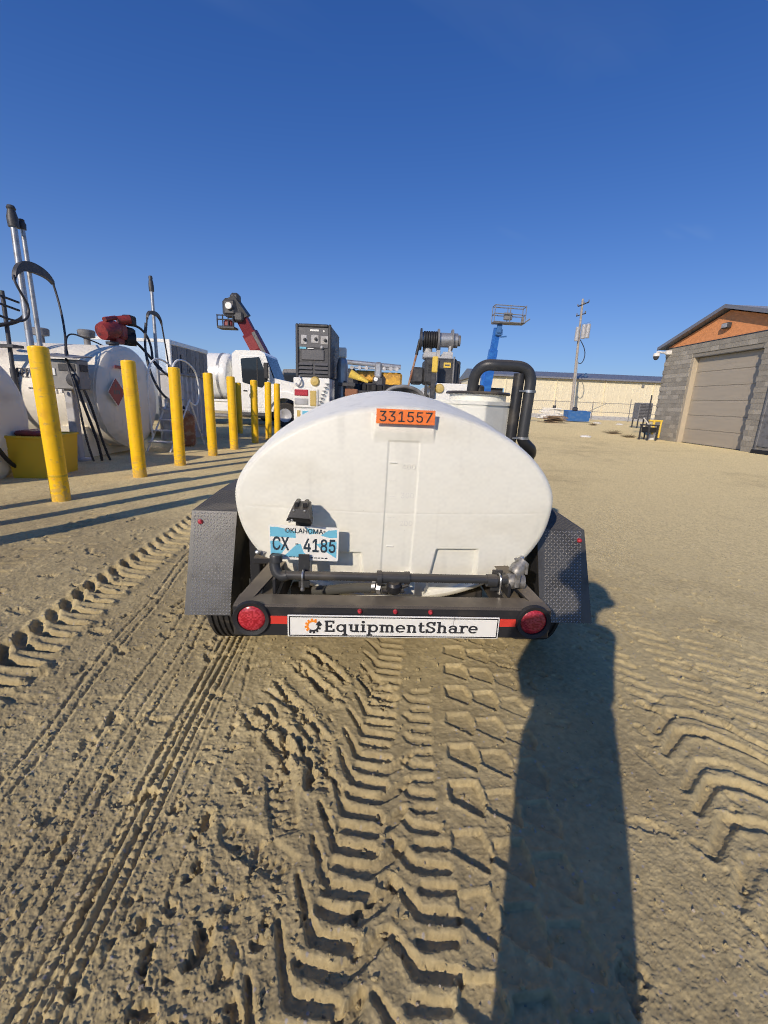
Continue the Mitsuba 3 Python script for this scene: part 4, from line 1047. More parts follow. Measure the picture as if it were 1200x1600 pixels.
sv.add('post_sleeve', cat([bx(.58, .655, SY - .06, SY + .02, 1.72, 1.93, .01)]), 'cone_yellow')
for q in ((-.80, -.745, SY + .25, SY + .30, .97, 1.58), (-.68, -.64, SY + .4, SY + .45, .97, 1.58), (-.80, -.50, SY + .3, SY + .34, 1.50, 1.55), (.52, .56, SY + .3, SY + .36, .97, 1.62)):
    sv.add('rack_post', bx(*q, .005), 'dark_grey')

wd = Thing('welding_machine', 'tall black engine welder with knobs standing on the left tool body', 'welder', at=place(-1.07, SY + .02, 1.585, 0))
wd.add('case', cat([bx(-.245, .245, .03, 1.0, 0, .70, .02), bx(-.245, -.205, .0, .04, .0, .705, .012), bx(.205, .245, .0, .04, 0, .705, .012), bx(-.205, .205, .0, .04, .665, .705, .012)]), 'dark_grey')
wd.add('upper_panel', bx(-.205, .205, .018, .03, .40, .66, .003), 'panel_grey', smooth=False)
wd.add('name_strip', bx(-.045, .075, .012, .02, .612, .635), 'sign_white', smooth=False)
wd.add('lamp', lathe([(0, -.01), (.012, -.008), (.014, .01), (0, .01)], (.145, .018, .615), (0, 1, 0), 12), 'sign_white')
for x0_, x1_, z0_, z1_ in ((-.17, -.09, .44, .56), (-.03, .075, .46, .565), (.10, .205, .445, .555)):
    gz = wd.add('gauge', bx(x0_, x1_, .010, .02, z0_, z1_, .006), 'light_grey', smooth=False)
    wd.add('knob', lathe([(0, -.03), (.018, -.028), (.022, -.01), (.024, .0), (0, 0)], ((x0_ + x1_) / 2 + .012, .012, (z0_ + z1_) / 2), (0, 1, 0), 16), 'ink', gz)
wd.add('switch', lathe([(0, -.03), (.012, -.03), (.022, -.01), (.026, 0), (0, 0)], (.118, .02, .405), (0, 1, 0), 16), 'light_grey')
wd.add('blue_decal', bx(-.19, -.10, .012, .02, .380, .405), 'plate_blue', smooth=False)
wd.add('white_decal', bx(-.08, .0, .012, .02, .382, .394), 'sign_white', smooth=False)
wd.add('lower_panel', bx(-.17, .15, .012, .03, .235, .375, .01), 'panel_grey', smooth=False)
for k in range(3):
    for x in (-.205, .012):
        wd.add('louver', hull([(x, .03, .06 + k * .055), (x + .19, .03, .06 + k * .055), (x, .03, .095 + k * .055), (x + .19, .03, .095 + k * .055), (x, .004, .058 + k * .055), (x + .19, .004, .058 + k * .055)]), 'panel_grey', smooth=False)
gb = Thing('gas_bottle', 'grey gas bottle with square white cap right of the welder', 'bottle', at=place(-.715, SY + .50, .93, 0))
gb.add('bottle', lathe([(0, 0), (.075, 0), (.085, .02), (.085, .86), (.07, .94), (.035, 1.0), (0, 1.0)], (0, 0, 0), (0, 0, 1), 24), 'galv')
gb.add('cap', bx(-.06, .06, -.06, .06, .98, 1.12, .012), 'sign_white')

ac = Thing('air_compressor', 'black compressor box with yellow badge on the right tool body', 'compressor', at=place(.74, SY + .25, 1.56, 0))
ac.add('case', cat([bx(-.24, .23, 0, .6, .02, .38, .03), bx(-.42, -.24, .05, .6, .02, .25, .03), bx(.18, .29, .1, .5, .0, .36, .02)]), 'dark_grey')
ac.add('louver', cat([bx(-.19, -.08, -.008, .01, .17 + .035 * q, .19 + .035 * q) for q in range(4)]), 'ink', smooth=False)
ac.add('badge', bx(.03, .13, -.01, .003, .25, .32), 'cone_yellow', smooth=False)
ac.add('badge_print', bx(.045, .115, -.013, -.008, .275, .295), 'panel_grey', smooth=False)
for q, h in ((-.06, .36), (.17, .40)):
    ac.add('bracket', cyl((q, -.04, 0), (q, -.04, h), .012, n=8), 'mid_grey')
ac.add('pump_head', cat([bx(-.26, -.06, .1, .4, .38, .47, .02), cyl((-.20, .2, .47), (-.20, .2, .55), .07), bx(.0, .16, .08, .4, .38, .46, .02), cyl((.02, .12, .44), (.16, .12, .44), .04)]), 'light_grey')
hr = Thing('hose_reel', 'grey drum hose reel mounted above the black compressor', 'reel', at=place(.70, SY + .40, 2.20, 0))
hr.add('drum', lathe([(0, -.28), (.10, -.28), (.10, .26), (0, .26)], (0, 0, 0), (1, 0, 0), 28), 'galv')
hr.add('hose_winding', cat([trimesh.creation.torus(.10, .018, 28, 8, transform=M4([[0, 1, 0], [0, 0, 1], [1, 0, 0]], (-.22 + .034 * q, 0, 0))) for q in range(6)]), 'dark_rubber')
for x in (-.27, -.02, .18):
    hr.add('flange', lathe([(.02, -.012), (.15, -.012), (.15, .012), (.02, .012)], (x, 0, 0), (1, 0, 0), 28), 'dark_grey' if x < -.2 else 'mid_grey')
hr.add('motor', cyl((.20, 0, 0), (.30, 0, 0), .075, n=20), 'mid_grey')
hr.add('stand', cat([bx(-.03, .02, -.05, .05, -.24, 0, .005), bx(.14, .18, -.05, .05, -.24, 0, .005), bx(-.06, .2, -.08, .08, -.26, -.23, .005)]), 'light_grey')
hc = Thing('hose_coil', 'thick grey hose coiled in the truck bed below the compressor', 'hose')
for q in range(6):
    a = np.linspace(0, np.pi * 1.15, 24)
    hc.add('loop', tube(np.c_[.22 + (.30 - .035 * q) * np.cos(a + .05), SY + .2 + .04 * q + 0 * a, 1.335 + (.19 - .018 * q) * np.sin(a)], .028, 10), 'mid_grey')
hc.add('lower_loop', tube(smoothpath([(-.1, SY + .15, 1.30), (.1, SY + .1, 1.26), (.35, SY + .1, 1.26), (.55, SY + .15, 1.3)], 5), .03, 10), 'mid_grey')
rd = Thing('leaning_rod', 'rusty rod with black grip leaning up out of the truck bed', 'rod')
rd.add('rod', cyl((.26, SY + .3, 1.45), (.375, SY + .35, 1.98), .016, n=10), 'rust')
rd.add('grip', cyl((.375, SY + .35, 1.98), (.415, SY + .37, 2.19), .022, n=10), 'dark_rubber')
tb = Thing('bed_clutter', 'heap of black tracks and grey boxes lying in the truck bed', 'equipment')
for q in range(9):
    tb.add('track_pad', moved(bx(-.05, .05, -.1, .1, -.06, .06, .02), (-.50 + q * .085, SY + .9 + .02 * (q % 3), 1.50 + .012 * (q % 2)), .15 * (q % 3)), 'dark_rubber')
tb.add('rail', bx(-.62, .30, SY + .7, SY + 1.1, 1.40, 1.46, .01), 'dark_grey')
tb.add('crate', bx(-.66, -.46, SY + .35, SY + .6, 1.0, 1.47, .02), 'rust')
tb.add('lower_heap', cat([moved(bx(-.12, .12, -.15, .15, -.2, .2, .05), (-.4 + .18 * q, SY + .65 + .04 * (q % 2), 1.18 + .03 * (q % 3)), .3 * q) for q in range(6)]), 'dark_grey')

lo = Thing('yellow_loader', 'orange and black loader with a grey boom on top beyond the truck bed', 'loader')
LY = 12.0
lo.add('hood', cat([bx(-.25, .33, LY, LY + 1.5, 1.70, 2.06, .05), bx(-.95, -.2, LY + .2, LY + 1.5, 1.82, 2.10, .05)]), 'loader_yellow')
lo.add('chassis', cat([bx(-1.15, .30, LY + .1, LY + 1.6, .6, 1.78, .08), bx(-1.2, -.85, LY - .1, LY + .8, 1.6, 2.12, .10), bx(-.45, -.10, LY - .1, LY + .3, 1.62, 2.0, .1)]), 'dark_grey')
lo.add('boom', cat([cyl((-1.15, LY - .1, 2.27), (.28, LY, 2.20), .06), bx(-.40, -.22, LY - .15, LY + .2, 1.9, 2.3, .04), bx(-.95, .22, LY - .05, LY + .1, 2.12, 2.17, .01)]), 'galv')
lo.add('fitting', cat([lathe([(0, -.05), (.05, -.05), (.05, .05), (0, .05)], (x, LY - .05, 2.14), (0, 1, 0), 12) for x in (-1.0, -.8, -.62, -.15, .02, .18)]), 'light_grey')
lo.add('cone', cyl((-1.02, LY - .35, 1.97), (-.55, LY - .35, 1.78), .11, .03, 16), 'cone_yellow')
lo.add('headlight', lathe([(0, -.02), (.05, -.015), (.06, 0), (0, 0)], (-.36, LY - .1, 1.87), (0, 1, 0), 12), 'sign_white')
for xw in (-.9, .05):
    wheel_parts(lo, xw, LY + .2, .45, .35, (0, 1, 0))
    wheel_parts(lo, xw, LY + 1.4, .45, .35, (0, 1, 0))

# blue boom lift
bl = Thing('boom_lift', 'blue boom lift with raised grey platform behind the black pipe', 'lift')
B0, B1, B2 = np.array([7.35, 34.6, 1.6]), np.array([7.50, 34.2, 5.2]), np.array([7.72, 34.0, 6.85])
bl.add('boom', beam(B0, B0 + (B2 - B0) * .72, .62, .7, .56, .6), 'lift_blue', smooth=False)
bl.add('inner_boom', beam(B0 + (B2 - B0) * .68, B2, .44, .5, .44, .5), 'lift_blue', smooth=False)
bl.add('jib', cat([bx(7.55, 8.05, 33.6, 34.2, 6.3, 6.75, .05), bx(7.6, 7.95, 33.5, 33.7, 6.45, 7.05, .04), cyl((7.9, 33.6, 6.2), (8.35, 33.6, 6.25), .05)]), 'bin_blue')
bars = []
for z in (7.17, 7.7, 8.25):
    bars += [tube([(7.25, 33.2, z), (9.45, 33.2, z - .06)], .035, 6), tube([(7.25, 34.0, z), (9.45, 34.0, z - .06)], .035, 6), tube([(7.25, 33.2, z), (7.25, 34.0, z)], .03, 6), tube([(9.45, 33.2, z - .06), (9.45, 34.0, z - .06)], .03, 6)]
for x in (7.25, 8.35, 9.45):
    for yv in (33.2, 34.0):
        bars.append(tube([(x, yv, 7.12), (x, yv, 8.27)], .03, 6))
PF = bl.add('platform_rail', cat(bars), 'mid_grey')
bl.add('floor', bx(7.25, 9.45, 33.2, 34.0, 7.08, 7.16, .01), 'mid_grey', PF)
bl.add('control_box', bx(7.95, 8.55, 33.3, 33.5, 7.30, 7.80, .05), 'mid_grey', PF)
bl.add('tool_tray', bx(9.15, 9.33, 33.05, 33.2, 7.10, 7.5, .02), 'mid_grey', PF)
bl.add('gate_arm', tube([(9.3, 33.2, 7.05), (9.75, 33.1, 7.40)], .05, 6), 'mid_grey', PF)
bl.add('mast', cat([bx(7.0, 7.75, 34.3, 35.0, .9, 4.0, .05)]), 'lift_blue')
bl.add('turret', bx(6.4, 8.4, 34.2, 36.2, .8, 2.0, .15), 'lift_blue')
for xw in (6.5, 8.3):
    wheel_parts(bl, xw, 34.4, .5, .4, (1, 0, 0))
    wheel_parts(bl, xw, 36.6, .5, .4, (1, 0, 0))

# ------------------------------------------------------------------ long cream building
cb = Thing('metal_building', 'long low cream metal building with a grey roof at the back of the yard', 'building')
BY, X0, X1 = 65.0, 12.9, 62.0
cb.add('siding', bx(16.6, X1, BY, BY + .06, .55, 5.55), 'cream', smooth=False)
for k in range(49):
    cb.add('rib', hull([(16.65 + .92 * k, BY, .57), (16.77 + .92 * k, BY, .57), (16.69 + .92 * k, BY - .025, .57), (16.73 + .92 * k, BY - .025, .57), (16.65 + .92 * k, BY, 5.52), (16.77 + .92 * k, BY, 5.52), (16.69 + .92 * k, BY - .025, 5.52), (16.73 + .92 * k, BY - .025, 5.52)]), 'cream', smooth=False)
cb.add('end_wall', cat([bx(X0, X0 + .15, BY, BY + 16, 0, 5.5), bx(X0, 16.6, BY + .01, BY + .2, 3.9, 5.5), bx(X0, X0 + .5, BY, BY + .2, 0, 3.9)]), 'cream', smooth=False)
cb.add('doorway', bx(X0 + .5, 16.55, BY + .6, BY + .7, 0, 3.9), 'dark_grey', smooth=False)
cb.add('plinth', bx(16.6, X1, BY - .12, BY + .1, -.1, .56), 'light_grey', smooth=False)
cb.add('roof', hull([(X0 - .4, BY - .5, 5.55), (X1, BY - .5, 5.55), (X0 - .4, BY - .5, 5.75), (X1, BY - .5, 5.75), (X0 - .4, BY + 9, 7.1), (X1, BY + 9, 7.1), (X0 - .4, BY + 18, 5.6), (X1, BY + 18, 5.6)]), 'roof_grey', smooth=False)
cb.add('gutter', bx(X0 - .4, X1, BY - .62, BY - .51, 5.50, 5.72, .02), 'roof_trim', smooth=False)
for xx in (16.7, 24.0, 31.0, 38.0):
    cb.add('downpipe', bx(xx, xx + .10, BY - .16, BY - .06, .5, 5.5), 'cream', smooth=False)
cb.add('wall_vent', cat([bx(36.2, 36.6, BY - .12, BY, 4.75, 5.15, .02)]), 'mid_grey', smooth=False)
cb.add('roof_vent', lathe([(0, 0), (.18, 0), (.18, .35), (.3, .4), (.1, .6), (0, .6)], (28.5, BY + 1.2, 5.95), (0, 0, 1), 12), 'white_scrap')

up_ = Thing('utility_pole', 'leaning wooden utility pole with grey transformers and cross arm', 'pole')
up_.add('pole', cyl((23.85, 58, -.1), (23.25, 58, 14.5), .19, .12, 14), 'pole_wood')
up_.add('cross_arm', cyl((22.75, 57.8, 13.6), (24.1, 58.2, 14.2), .08, n=8), 'dark_grey')
up_.add('cross_arm', cyl((22.7, 57.9, 12.5), (23.9, 58.1, 12.9), .06, n=8), 'dark_grey')
for xx, zz in ((22.75, 13.65), (23.5, 13.95), (24.05, 14.2), (22.8, 12.6), (23.8, 12.9)):
    up_.add('insulator', lathe([(0, 0), (.07, 0), (.09, .08), (.05, .16), (.08, .22), (0, .26)], (xx, 58, zz), (0, 0, 1), 10), 'mid_grey')
for xx, zz, r in ((23.0, 9.6, .24), (23.75, 9.9, .27), (24.25, 10.0, .27)):
    up_.add('transformer', lathe([(0, 0), (r, 0), (r, 1.5), (r * .85, 1.62), (0, 1.65)], (xx, 57.6, zz), (0, 0, 1), 18), 'light_grey')
up_.add('drop_cable', tube(smoothpath([(23.5, 57.7, 9.8), (24.2, 57.6, 8.6), (24.3, 57.6, 7.6), (24.0, 57.6, 7.0), (23.65, 57.8, 7.1)], 6), .05, 8), 'dark_rubber')
up_.add('cable_conduit', cyl((23.95, 57.8, 0), (23.65, 57.8, 7.2), .06, n=8), 'galv')
up_.add('guy_wire', cyl((23.4, 58, 11.5), (23.35, 55, 11.4), .012, n=6), 'mid_grey')

fe = Thing('wire_fence', 'thin wire fence with slim posts in front of the cream building', 'fence')
for k in range(9):
    fe.add('post', cyl((17 + k * 4.9, 58.6, -.05), (16.95 + k * 4.9, 58.6, 2.45 if k % 3 else 2.9), .05, n=8), 'mid_grey')
for z in (2.3, 1.15):
    fe.add('rail', cyl((16.5, 58.6, z), (58, 58.6, z), .035, n=6), 'mid_grey')
fe.add('brace', cyl((25.8, 58.6, .9), (28.5, 58.6, 2.25), .035, n=6), 'mid_grey')
wires = []
for k in range(150):
    xx = 17 + k * .27
    wires += [cyl((xx, 58.6, .05), (xx + .9, 58.6, 2.3), .006, n=3), cyl((xx + .9, 58.61, .05), (xx, 58.61, 2.3), .006, n=3)]
fe.add('mesh', cat(wires), 'galv', smooth=False, kind='stuff')

db = Thing('dumpster', 'blue steel dumpster at the foot of the utility pole', 'dumpster', at=place(20.75, 48.3, 0, 2))
db.add('body', hull([(-1.15, 0, .1), (1.15, 0, .1), (-1.25, 0, 1.10), (1.25, 0, 1.10), (-1.15, 1.2, .1), (1.15, 1.2, .1), (-1.25, 1.2, 1.25), (1.25, 1.2, 1.25)]), 'bin_blue', smooth=False)
db.add('lid', bx(-1.25, 1.25, -.02, 1.25, 1.1, 1.17, .01), 'bin_blue')
db.add('side_pocket', cat([bx(-1.35, -1.2, .2, .5, .5, .7), bx(1.2, 1.35, .2, .5, .5, .7)]), 'bin_blue', smooth=False)
db.add('contents', bx(-.5, .0, .4, .9, 1.15, 1.6, .12), 'dark_grey')
wp = Thing('plank_pile', 'low heap of old brown planks left of the blue dumpster', 'planks', at=place(15.8, 42.0, 0, 0))
for q in range(16):
    wp.add('plank', moved(bx(-.95, .95, -.09, .09, 0, .05), (rng.normal(0, .22), rng.normal(0, .35), .02 + .04 * q), rng.normal(0, .35)), 'wood', smooth=False)
wh = Thing('white_pallets', 'stack of white boards and pallets in front of the cream wall', 'boards', at=place(20.2, 57.0, 0, 0))
for q in range(9):
    wh.add('board', moved(bx(-1.5 + .12 * q, 1.2 + .05 * q, -.5, .4, 0, .10), (rng.normal(.3, .15), rng.normal(0, .1), .10 + .15 * q), rng.normal(0, .12)), 'white_scrap', smooth=False)
wh.add('bucket', cyl((.9, -.2, 1.3), (.9, -.2, 1.75), .2, n=12), 'dark_grey')

hs = Thing('far_house', 'small tan house with dark gable roof far behind the black pipe', 'house', at=place(15.2, 92, 0, 0))
hs.add('wall', bx(-2.0, 6, 0, 8, 0, 4.2), 'house_tan', smooth=False)
hs.add('roof', cat([hull([(-2.9, -.4, 4.1), (-2.9, 8.4, 4.1), (-2.6, -.4, 3.9), (-2.6, 8.4, 3.9), (1.9, -.4, 8.2), (1.9, 8.4, 8.2), (2.1, -.4, 7.9), (2.1, 8.4, 7.9)]), hull([(6.9, -.4, 4.1), (6.9, 8.4, 4.1), (6.6, -.4, 3.9), (6.6, 8.4, 3.9), (1.9, -.4, 8.2), (1.9, 8.4, 8.2), (2.1, -.4, 7.9), (2.1, 8.4, 7.9)])]), 'house_roof', smooth=False)
hs.add('gable', hull([(-2.4, 0, 4.1), (6.4, 0, 4.1), (2, 0, 7.8), (-2.4, .2, 4.1), (6.4, .2, 4.1), (2, .2, 7.8)]), 'house_tan', smooth=False)
hs.add('window', bx(-.6, .6, -.05, .02, 1.8, 3.2), 'cab_glass', smooth=False)
hs.add('window', bx(2.6, 3.8, -.05, .02, 1.8, 3.2), 'cab_glass', smooth=False)
cbn = Thing('white_cabin', 'low white site cabin left of the far tan house', 'cabin', at=place(10.2, 80, 0, 0))
cbn.add('wall', bx(-2.2, 2.0, 0, 3, 0, 2.6), 'white_scrap', smooth=False)
cbn.add('roof', bx(-2.4, 2.2, -.2, 3.2, 2.6, 2.85), 'roof_grey', smooth=False)
cbn.add('door', bx(.6, 1.3, -.04, 0, 0, 2.0), 'mid_grey', smooth=False)

# ------------------------------------------------------------------ block building on the right
bb = Thing('block_building', 'grey block workshop with orange gable and a tan roller door', 'building')
FX, Y0, Y1, HW = 13.85, 15.35, 23.15, 4.40
D0, D1, DH = 17.20, 20.98, 3.83
W = bb.add('wall', cat([bx(FX + .012, FX + .25, Y0, D0 - .02, -.1, HW), bx(FX + .012, FX + .25, D1 + .14, Y1 - .01, -.1, HW), bx(FX + .012, FX + .25, D0 - .02, D1 + .14, DH + .02, HW), bx(FX + .02, FX + 22, Y1 - .22, Y1 - .012, -.1, HW), bx(FX + .02, FX + 22, Y0, Y0 + .2, -.1, HW)]), 'mortar', smooth=False)
bvar = [mikit.ply(bx(-.02, .02, -.1955, .1955, -.0965, .0965, .003), 'm_block%d' % i, False) for i in range(3)]
bhalf = [mikit.ply(bx(-.02, .02, -.094, .094, -.094, .094, .006), 'm_block%d' % i, False) for i in range(3)]
nb = 0
for r in range(22):
    zc = .1 + r * .2
    for c in range(0, 21):
        yc = Y1 - .2 - c * .4 - (.2 if r % 2 else 0)
        if yc < 14.0:
            continue
        a, b = yc - .2, yc + .2
        band = 2 if (r in (7, 10, 12, 15, 18) and c < 5 and rng.random() < .7) else (2 if rng.random() < .08 else (1 if rng.random() < .35 else 0))
        if zc < DH + .08:
            if b > D0 and a < D0 and D0 - a > .12:
                a, b = a, D0
                half_ = True
            elif a < D1 + .13 and b > D1 + .13 and b - D1 - .13 > .12:
                a, b, half_ = D1 + .13, b, True
            elif b > D0 and a < D1 + .13:
                continue
        if a < Y0:
            continue
        L = b - a
        d = dict(bvar[band])
        bb.add('block', d, '', W, tf=T4().translate([FX + rng.normal(0, .0012), (a + b) / 2, zc]).scale([1, max(L - .009, .05) / .391, 1]))
        nb += 1
bb.add('door_jamb', bx(FX - .0, FX + .30, D1, D1 + .135, 0, DH, .004), 'jamb_tan', smooth=False)
bb.add('door_jamb', bx(FX + .03, FX + .32, D0 - .03, D0 - .005, 0, DH, .002), 'mid_grey', smooth=False)
bb.add('lintel', bx(FX + .02, FX + .30, D0, D1, DH, DH + .03), 'mid_grey', smooth=False)
DO = bb.add('garage_door', bx(FX + .262, FX + .29, D0, D1, 0, DH), 'mortar', smooth=False)
for k in range(6):
    bb.add('door_panel', cat([bx(FX + .23, FX + .26, D0 + .01, D1 - .01, .02 + k * .635, .02 + k * .635 + .622, .006)] + [bx(FX + .226, FX + .232, D0 + .03, D1 - .03, .10 + k * .635 + q * .15, .11 + k * .635 + q * .15) for q in range(4)]), 'door_tan', DO, False)
bb.add('door_seal', bx(FX + .20, FX + .27, D0, D1, -.01, .022), 'dark_rubber', DO, False)
YA, ZA = (Y0 + Y1) / 2 + .10, 5.52
gab = sg.Polygon([(Y0 - .1, HW + .03), (Y1 + .1, HW + .03), (YA, ZA)])
bb.add('gable', extr(gab, .2, M4([[0, 1, 0], [0, 0, 1], [1, 0, 0]], (FX + .02, 0, 0))), 'stucco', smooth=False)
bb.add('gable_flashing', bx(FX - .01, FX + .05, Y0 - .1, Y1 + .1, HW + .005, HW + .05), 'dark_grey', smooth=False)
ZR = ZA + .10
for s, ye in ((-1, Y0 - .42), (1, Y1 + .42)):
    q = np.array([(FX - .24, YA, ZR), (FX - .24, ye, HW + .02), (FX + 22, ye, HW + .02), (FX + 22, YA, ZR)])
    bb.add('roof', quad_sheet(q, .10, (0, 0, 1)), 'roof_trim', smooth=False)
    bb.add('barge_board', hull([(FX - .27, YA, ZR + .12), (FX - .27, YA, ZR - .03), (FX - .27, ye, HW + .14), (FX - .27, ye, HW - .01), (FX - .241, YA, ZR + .12), (FX - .241, YA, ZR - .03), (FX - .241, ye, HW + .14), (FX - .241, ye, HW - .01)]), 'roof_trim', smooth=False)
LM = bb.add('wall_light', cat([bx(FX - .16, FX + .02, 19.10, 19.48, 4.80, 5.02, .03)]), 'dark_grey')
bb.add('lamp_glass', quad_sheet([(FX - .165, 19.14, 4.83), (FX - .165, 19.44, 4.83), (FX - .165, 19.44, 4.99), (FX - .165, 19.14, 4.99)], .01, (-1, 0, 0)), 'light_grey', LM, False)
bb.add('side_door', cat([bx(FX - .06, FX - .02, Y0 + .05, 16.42, .25, 3.2, .01), bx(FX - .09, FX - .02, 16.38, 16.46, .02, 3.25, .005)]), 'mid_grey', smooth=False)
bb.add('door_foot_strip', bx(FX - .20, FX - .02, Y0 + .02, 16.45, -.02, .14, .02), 'dark_rubber')  # dark strip along the foot of the door
sc = Thing('security_camera', 'pair of white dome cameras at the far corner of the block building', 'camera')
sc.add('arm', cat([cyl((13.83, 23.1, 4.25), (13.25, 22.95, 4.25), .05, n=10), bx(13.60, 13.86, 22.7, 22.9, 4.12, 4.32, .03)]), 'white_scrap')
sc.add('dome', lathe([(0, .16), (.13, .14), (.15, .04), (.15, 0), (.12, -.02)], (13.25, 22.95, 4.05), (0, 0, 1), 18), 'white_scrap')
sc.add('lens', lathe([(.13, 0), (.12, -.08), (.07, -.15), (0, -.17)], (13.25, 22.95, 4.03), (0, 0, 1), 18), 'dark_grey')

ap = Thing('cooling_unit', 'grey box cooling unit standing left of the block building', 'unit', at=place(21.6, 37.5, 0, 0))
ap.add('case', bx(-.55, .55, 0, .9, .75, 2.1, .03), 'mid_grey')
ap.add('grille', cat([bx(-.50, .50, -.02, .0, .85 + .12 * q, .90 + .12 * q) for q in range(10)]), 'dark_grey', smooth=False)
ap.add('stand', cat([bx(x, x + .08, yv, yv + .08, 0, .76) for x in (-.5, .42) for yv in (0, .8)]), 'dark_grey', smooth=False)
bt = Thing('work_bench', 'black metal bench beside the far corner of the block building', 'bench', at=place(12.72, 21.5, 0, 15))
bt.add('top', bx(-.30, .30, -.30, .30, .70, .76, .01), 'dark_grey')
for x in (-.28, .22):
    for yv in (-.28, .22):
        bt.add('leg', bx(x, x + .06, yv, yv + .06, 0, .70), 'dark_grey', smooth=False)
bt.add('tray', bx(-.24, .22, -.24, .22, .38, .62, .03), 'dark_rubber')
bt.add('brace', cyl((-.62, -.2, 1.05), (-.22, -.15, .75), .03, n=8), 'white_scrap')
yp = Thing('gas_meter_pipe', 'yellow pipe stand with white base at the corner of the block building', 'pipe', at=place(13.2, 22.0, 0, 0))
yp.add('pipe', cat([cyl((0, 0, 0), (0, 0, .95), .06, n=14), cyl((-.25, 0, .93), (.40, 0, .93), .05, n=12), cyl((.35, 0, .93), (.35, 0, .1), .045, n=12)]), 'cone_yellow')
yp.add('base', bx(-.16, .16, -.16, .16, -.02, .26, .03), 'white_scrap')
yp.add('post', cyl((-.30, .1, 0), (-.30, .1, 2.15), .035, n=10), 'dark_grey')
for k, (x, y, s_, lab) in enumerate(((13.4, 26.2, .55, 'larger dry scrub bush on open sand left of the bench'), (12.75, 23.2, .40, 'small dry scrub bush just in front of the bench'), (18.6, 40.0, .5, 'dry weeds beside the blue dumpster'))):
    sh = Thing('scrub_bush', lab, 'bush', at=place(x, y, 0, 0))
    tw = []
    for q in range(70):
        a, e = rng.uniform(0, 6.283), rng.uniform(.15, 1.3)
        l = s_ * rng.uniform(.5, 1.0)
        p1 = np.array([math.cos(a) * math.cos(e) * l * 1.3, math.sin(a) * math.cos(e) * l * 1.3, math.sin(e) * l * .55])
        tw.append(cyl((rng.normal(0, .08), rng.normal(0, .08), 0), p1, .012, .004, 4))
    sh.one(cat(tw), 'twig', False)
for k, (x, y, r, lab) in enumerate(((9.9, 21.9, .16, 'flat pale stone on the sand in the right middle distance'), (22.0, 46.5, .22, 'white lump of rubble in front of the fence'), (23.8, 45.5, .2, 'second white lump of rubble right of the first'))):
    rk = Thing('rubble', lab, 'stone')
    m = trimesh.creation.icosphere(2, r)
    m.vertices *= 1 + .5 * (meshkit.fbm(m.vertices * 6 + k * 9, 3, k)[:, None] - .5)
    m.vertices *= [1.8, 1.2, .45]
    rk.one(moved(m, (x, y, .02)), 'white_scrap', 40)

# loose crumbs of dry soil lying on the near sand
from scipy.interpolate import RegularGridInterpolator
hf = RegularGridInterpolator((ys, us), GZ, bounds_error=False, fill_value=0)
base = trimesh.creation.icosphere(1, 1.0)
cr_v = []
for q in range(5200):
    yv = .5 + 3.4 * rng.random() ** 1.6
    side_l = rng.random() < .68
    xv = rng.normal(-.75, .55) if side_l else rng.uniform(-.2, 3.0)
    if abs(xv) > .62 + 1.1 * (yv - .44):
        continue
    r = .0016 + .0065 * rng.random() ** 4
    w_ = np.interp(yv, ys, wid)
    z = float(hf((yv, xv / w_)))
    m = base.vertices * (r * rng.uniform(.6, 1.3, 3)) * (1 + .35 * rng.normal(size=(len(base.vertices), 1)) * .5) + [xv, yv, z + r * .25]
    cr_v.append(m)
n0 = len(base.vertices)
cf = np.vstack([base.faces + i * n0 for i in range(len(cr_v))])
gr = Thing('soil_crumbs', 'loose crumbs of dry soil scattered over the near sand', None, kind='stuff')
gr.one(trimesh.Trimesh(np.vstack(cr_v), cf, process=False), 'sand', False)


pb_v = []
for q in range(1100):
    yv = .5 + 6.0 * rng.random() ** 1.5
    xv = rng.uniform(-1, 1) * (.62 + 1.1 * (yv - .44))
    r = .0018 + .0038 * rng.random() ** 3
    z = float(hf((yv, xv / np.interp(yv, ys, wid))))
    pb_v.append(base.vertices * (r * rng.uniform(.6, 1.4, 3)) * (1 + .18 * rng.normal(size=(n0, 1))) + [xv, yv, z + r * .3])
pf = np.vstack([base.faces + i * n0 for i in range(len(pb_v))])
pg = Thing('pebbles', 'small grey pebbles strewn over the sand', None, kind='stuff')
pg.one(trimesh.Trimesh(np.vstack(pb_v), pf, process=False), 'pebble', False)


# ------------------------------------------------------------------ the photographer behind the camera, whose shadow falls ahead
def limb(chain):
    """chain: list of (point, radius); returns manifold hulls of consecutive spheres."""
    out = []
    sp = lambda p, r: m3.Manifold.sphere(r, 20).translate([float(c) for c in p])
    for (p, r), (q, s_) in zip(chain[:-1], chain[1:]):
        out.append(m3.Manifold.batch_hull([sp(p, r), sp(q, s_)]))
    return out


def fuse(parts, refine=.02, it=12):
    man = m3.Manifold.batch_boolean(parts, m3.OpType.Add).refine_to_length(refine)
    mm = man.to_mesh()
    t = trimesh.Trimesh(mm.vert_properties[:, :3], mm.tri_verts)
    trimesh.smoothing.filter_taubin(t, iterations=it)
    return t


def ell(c, r, n=28):
    return m3.Manifold.sphere(1.0, n).scale([float(v) for v in r]).translate([float(v) for v in c])


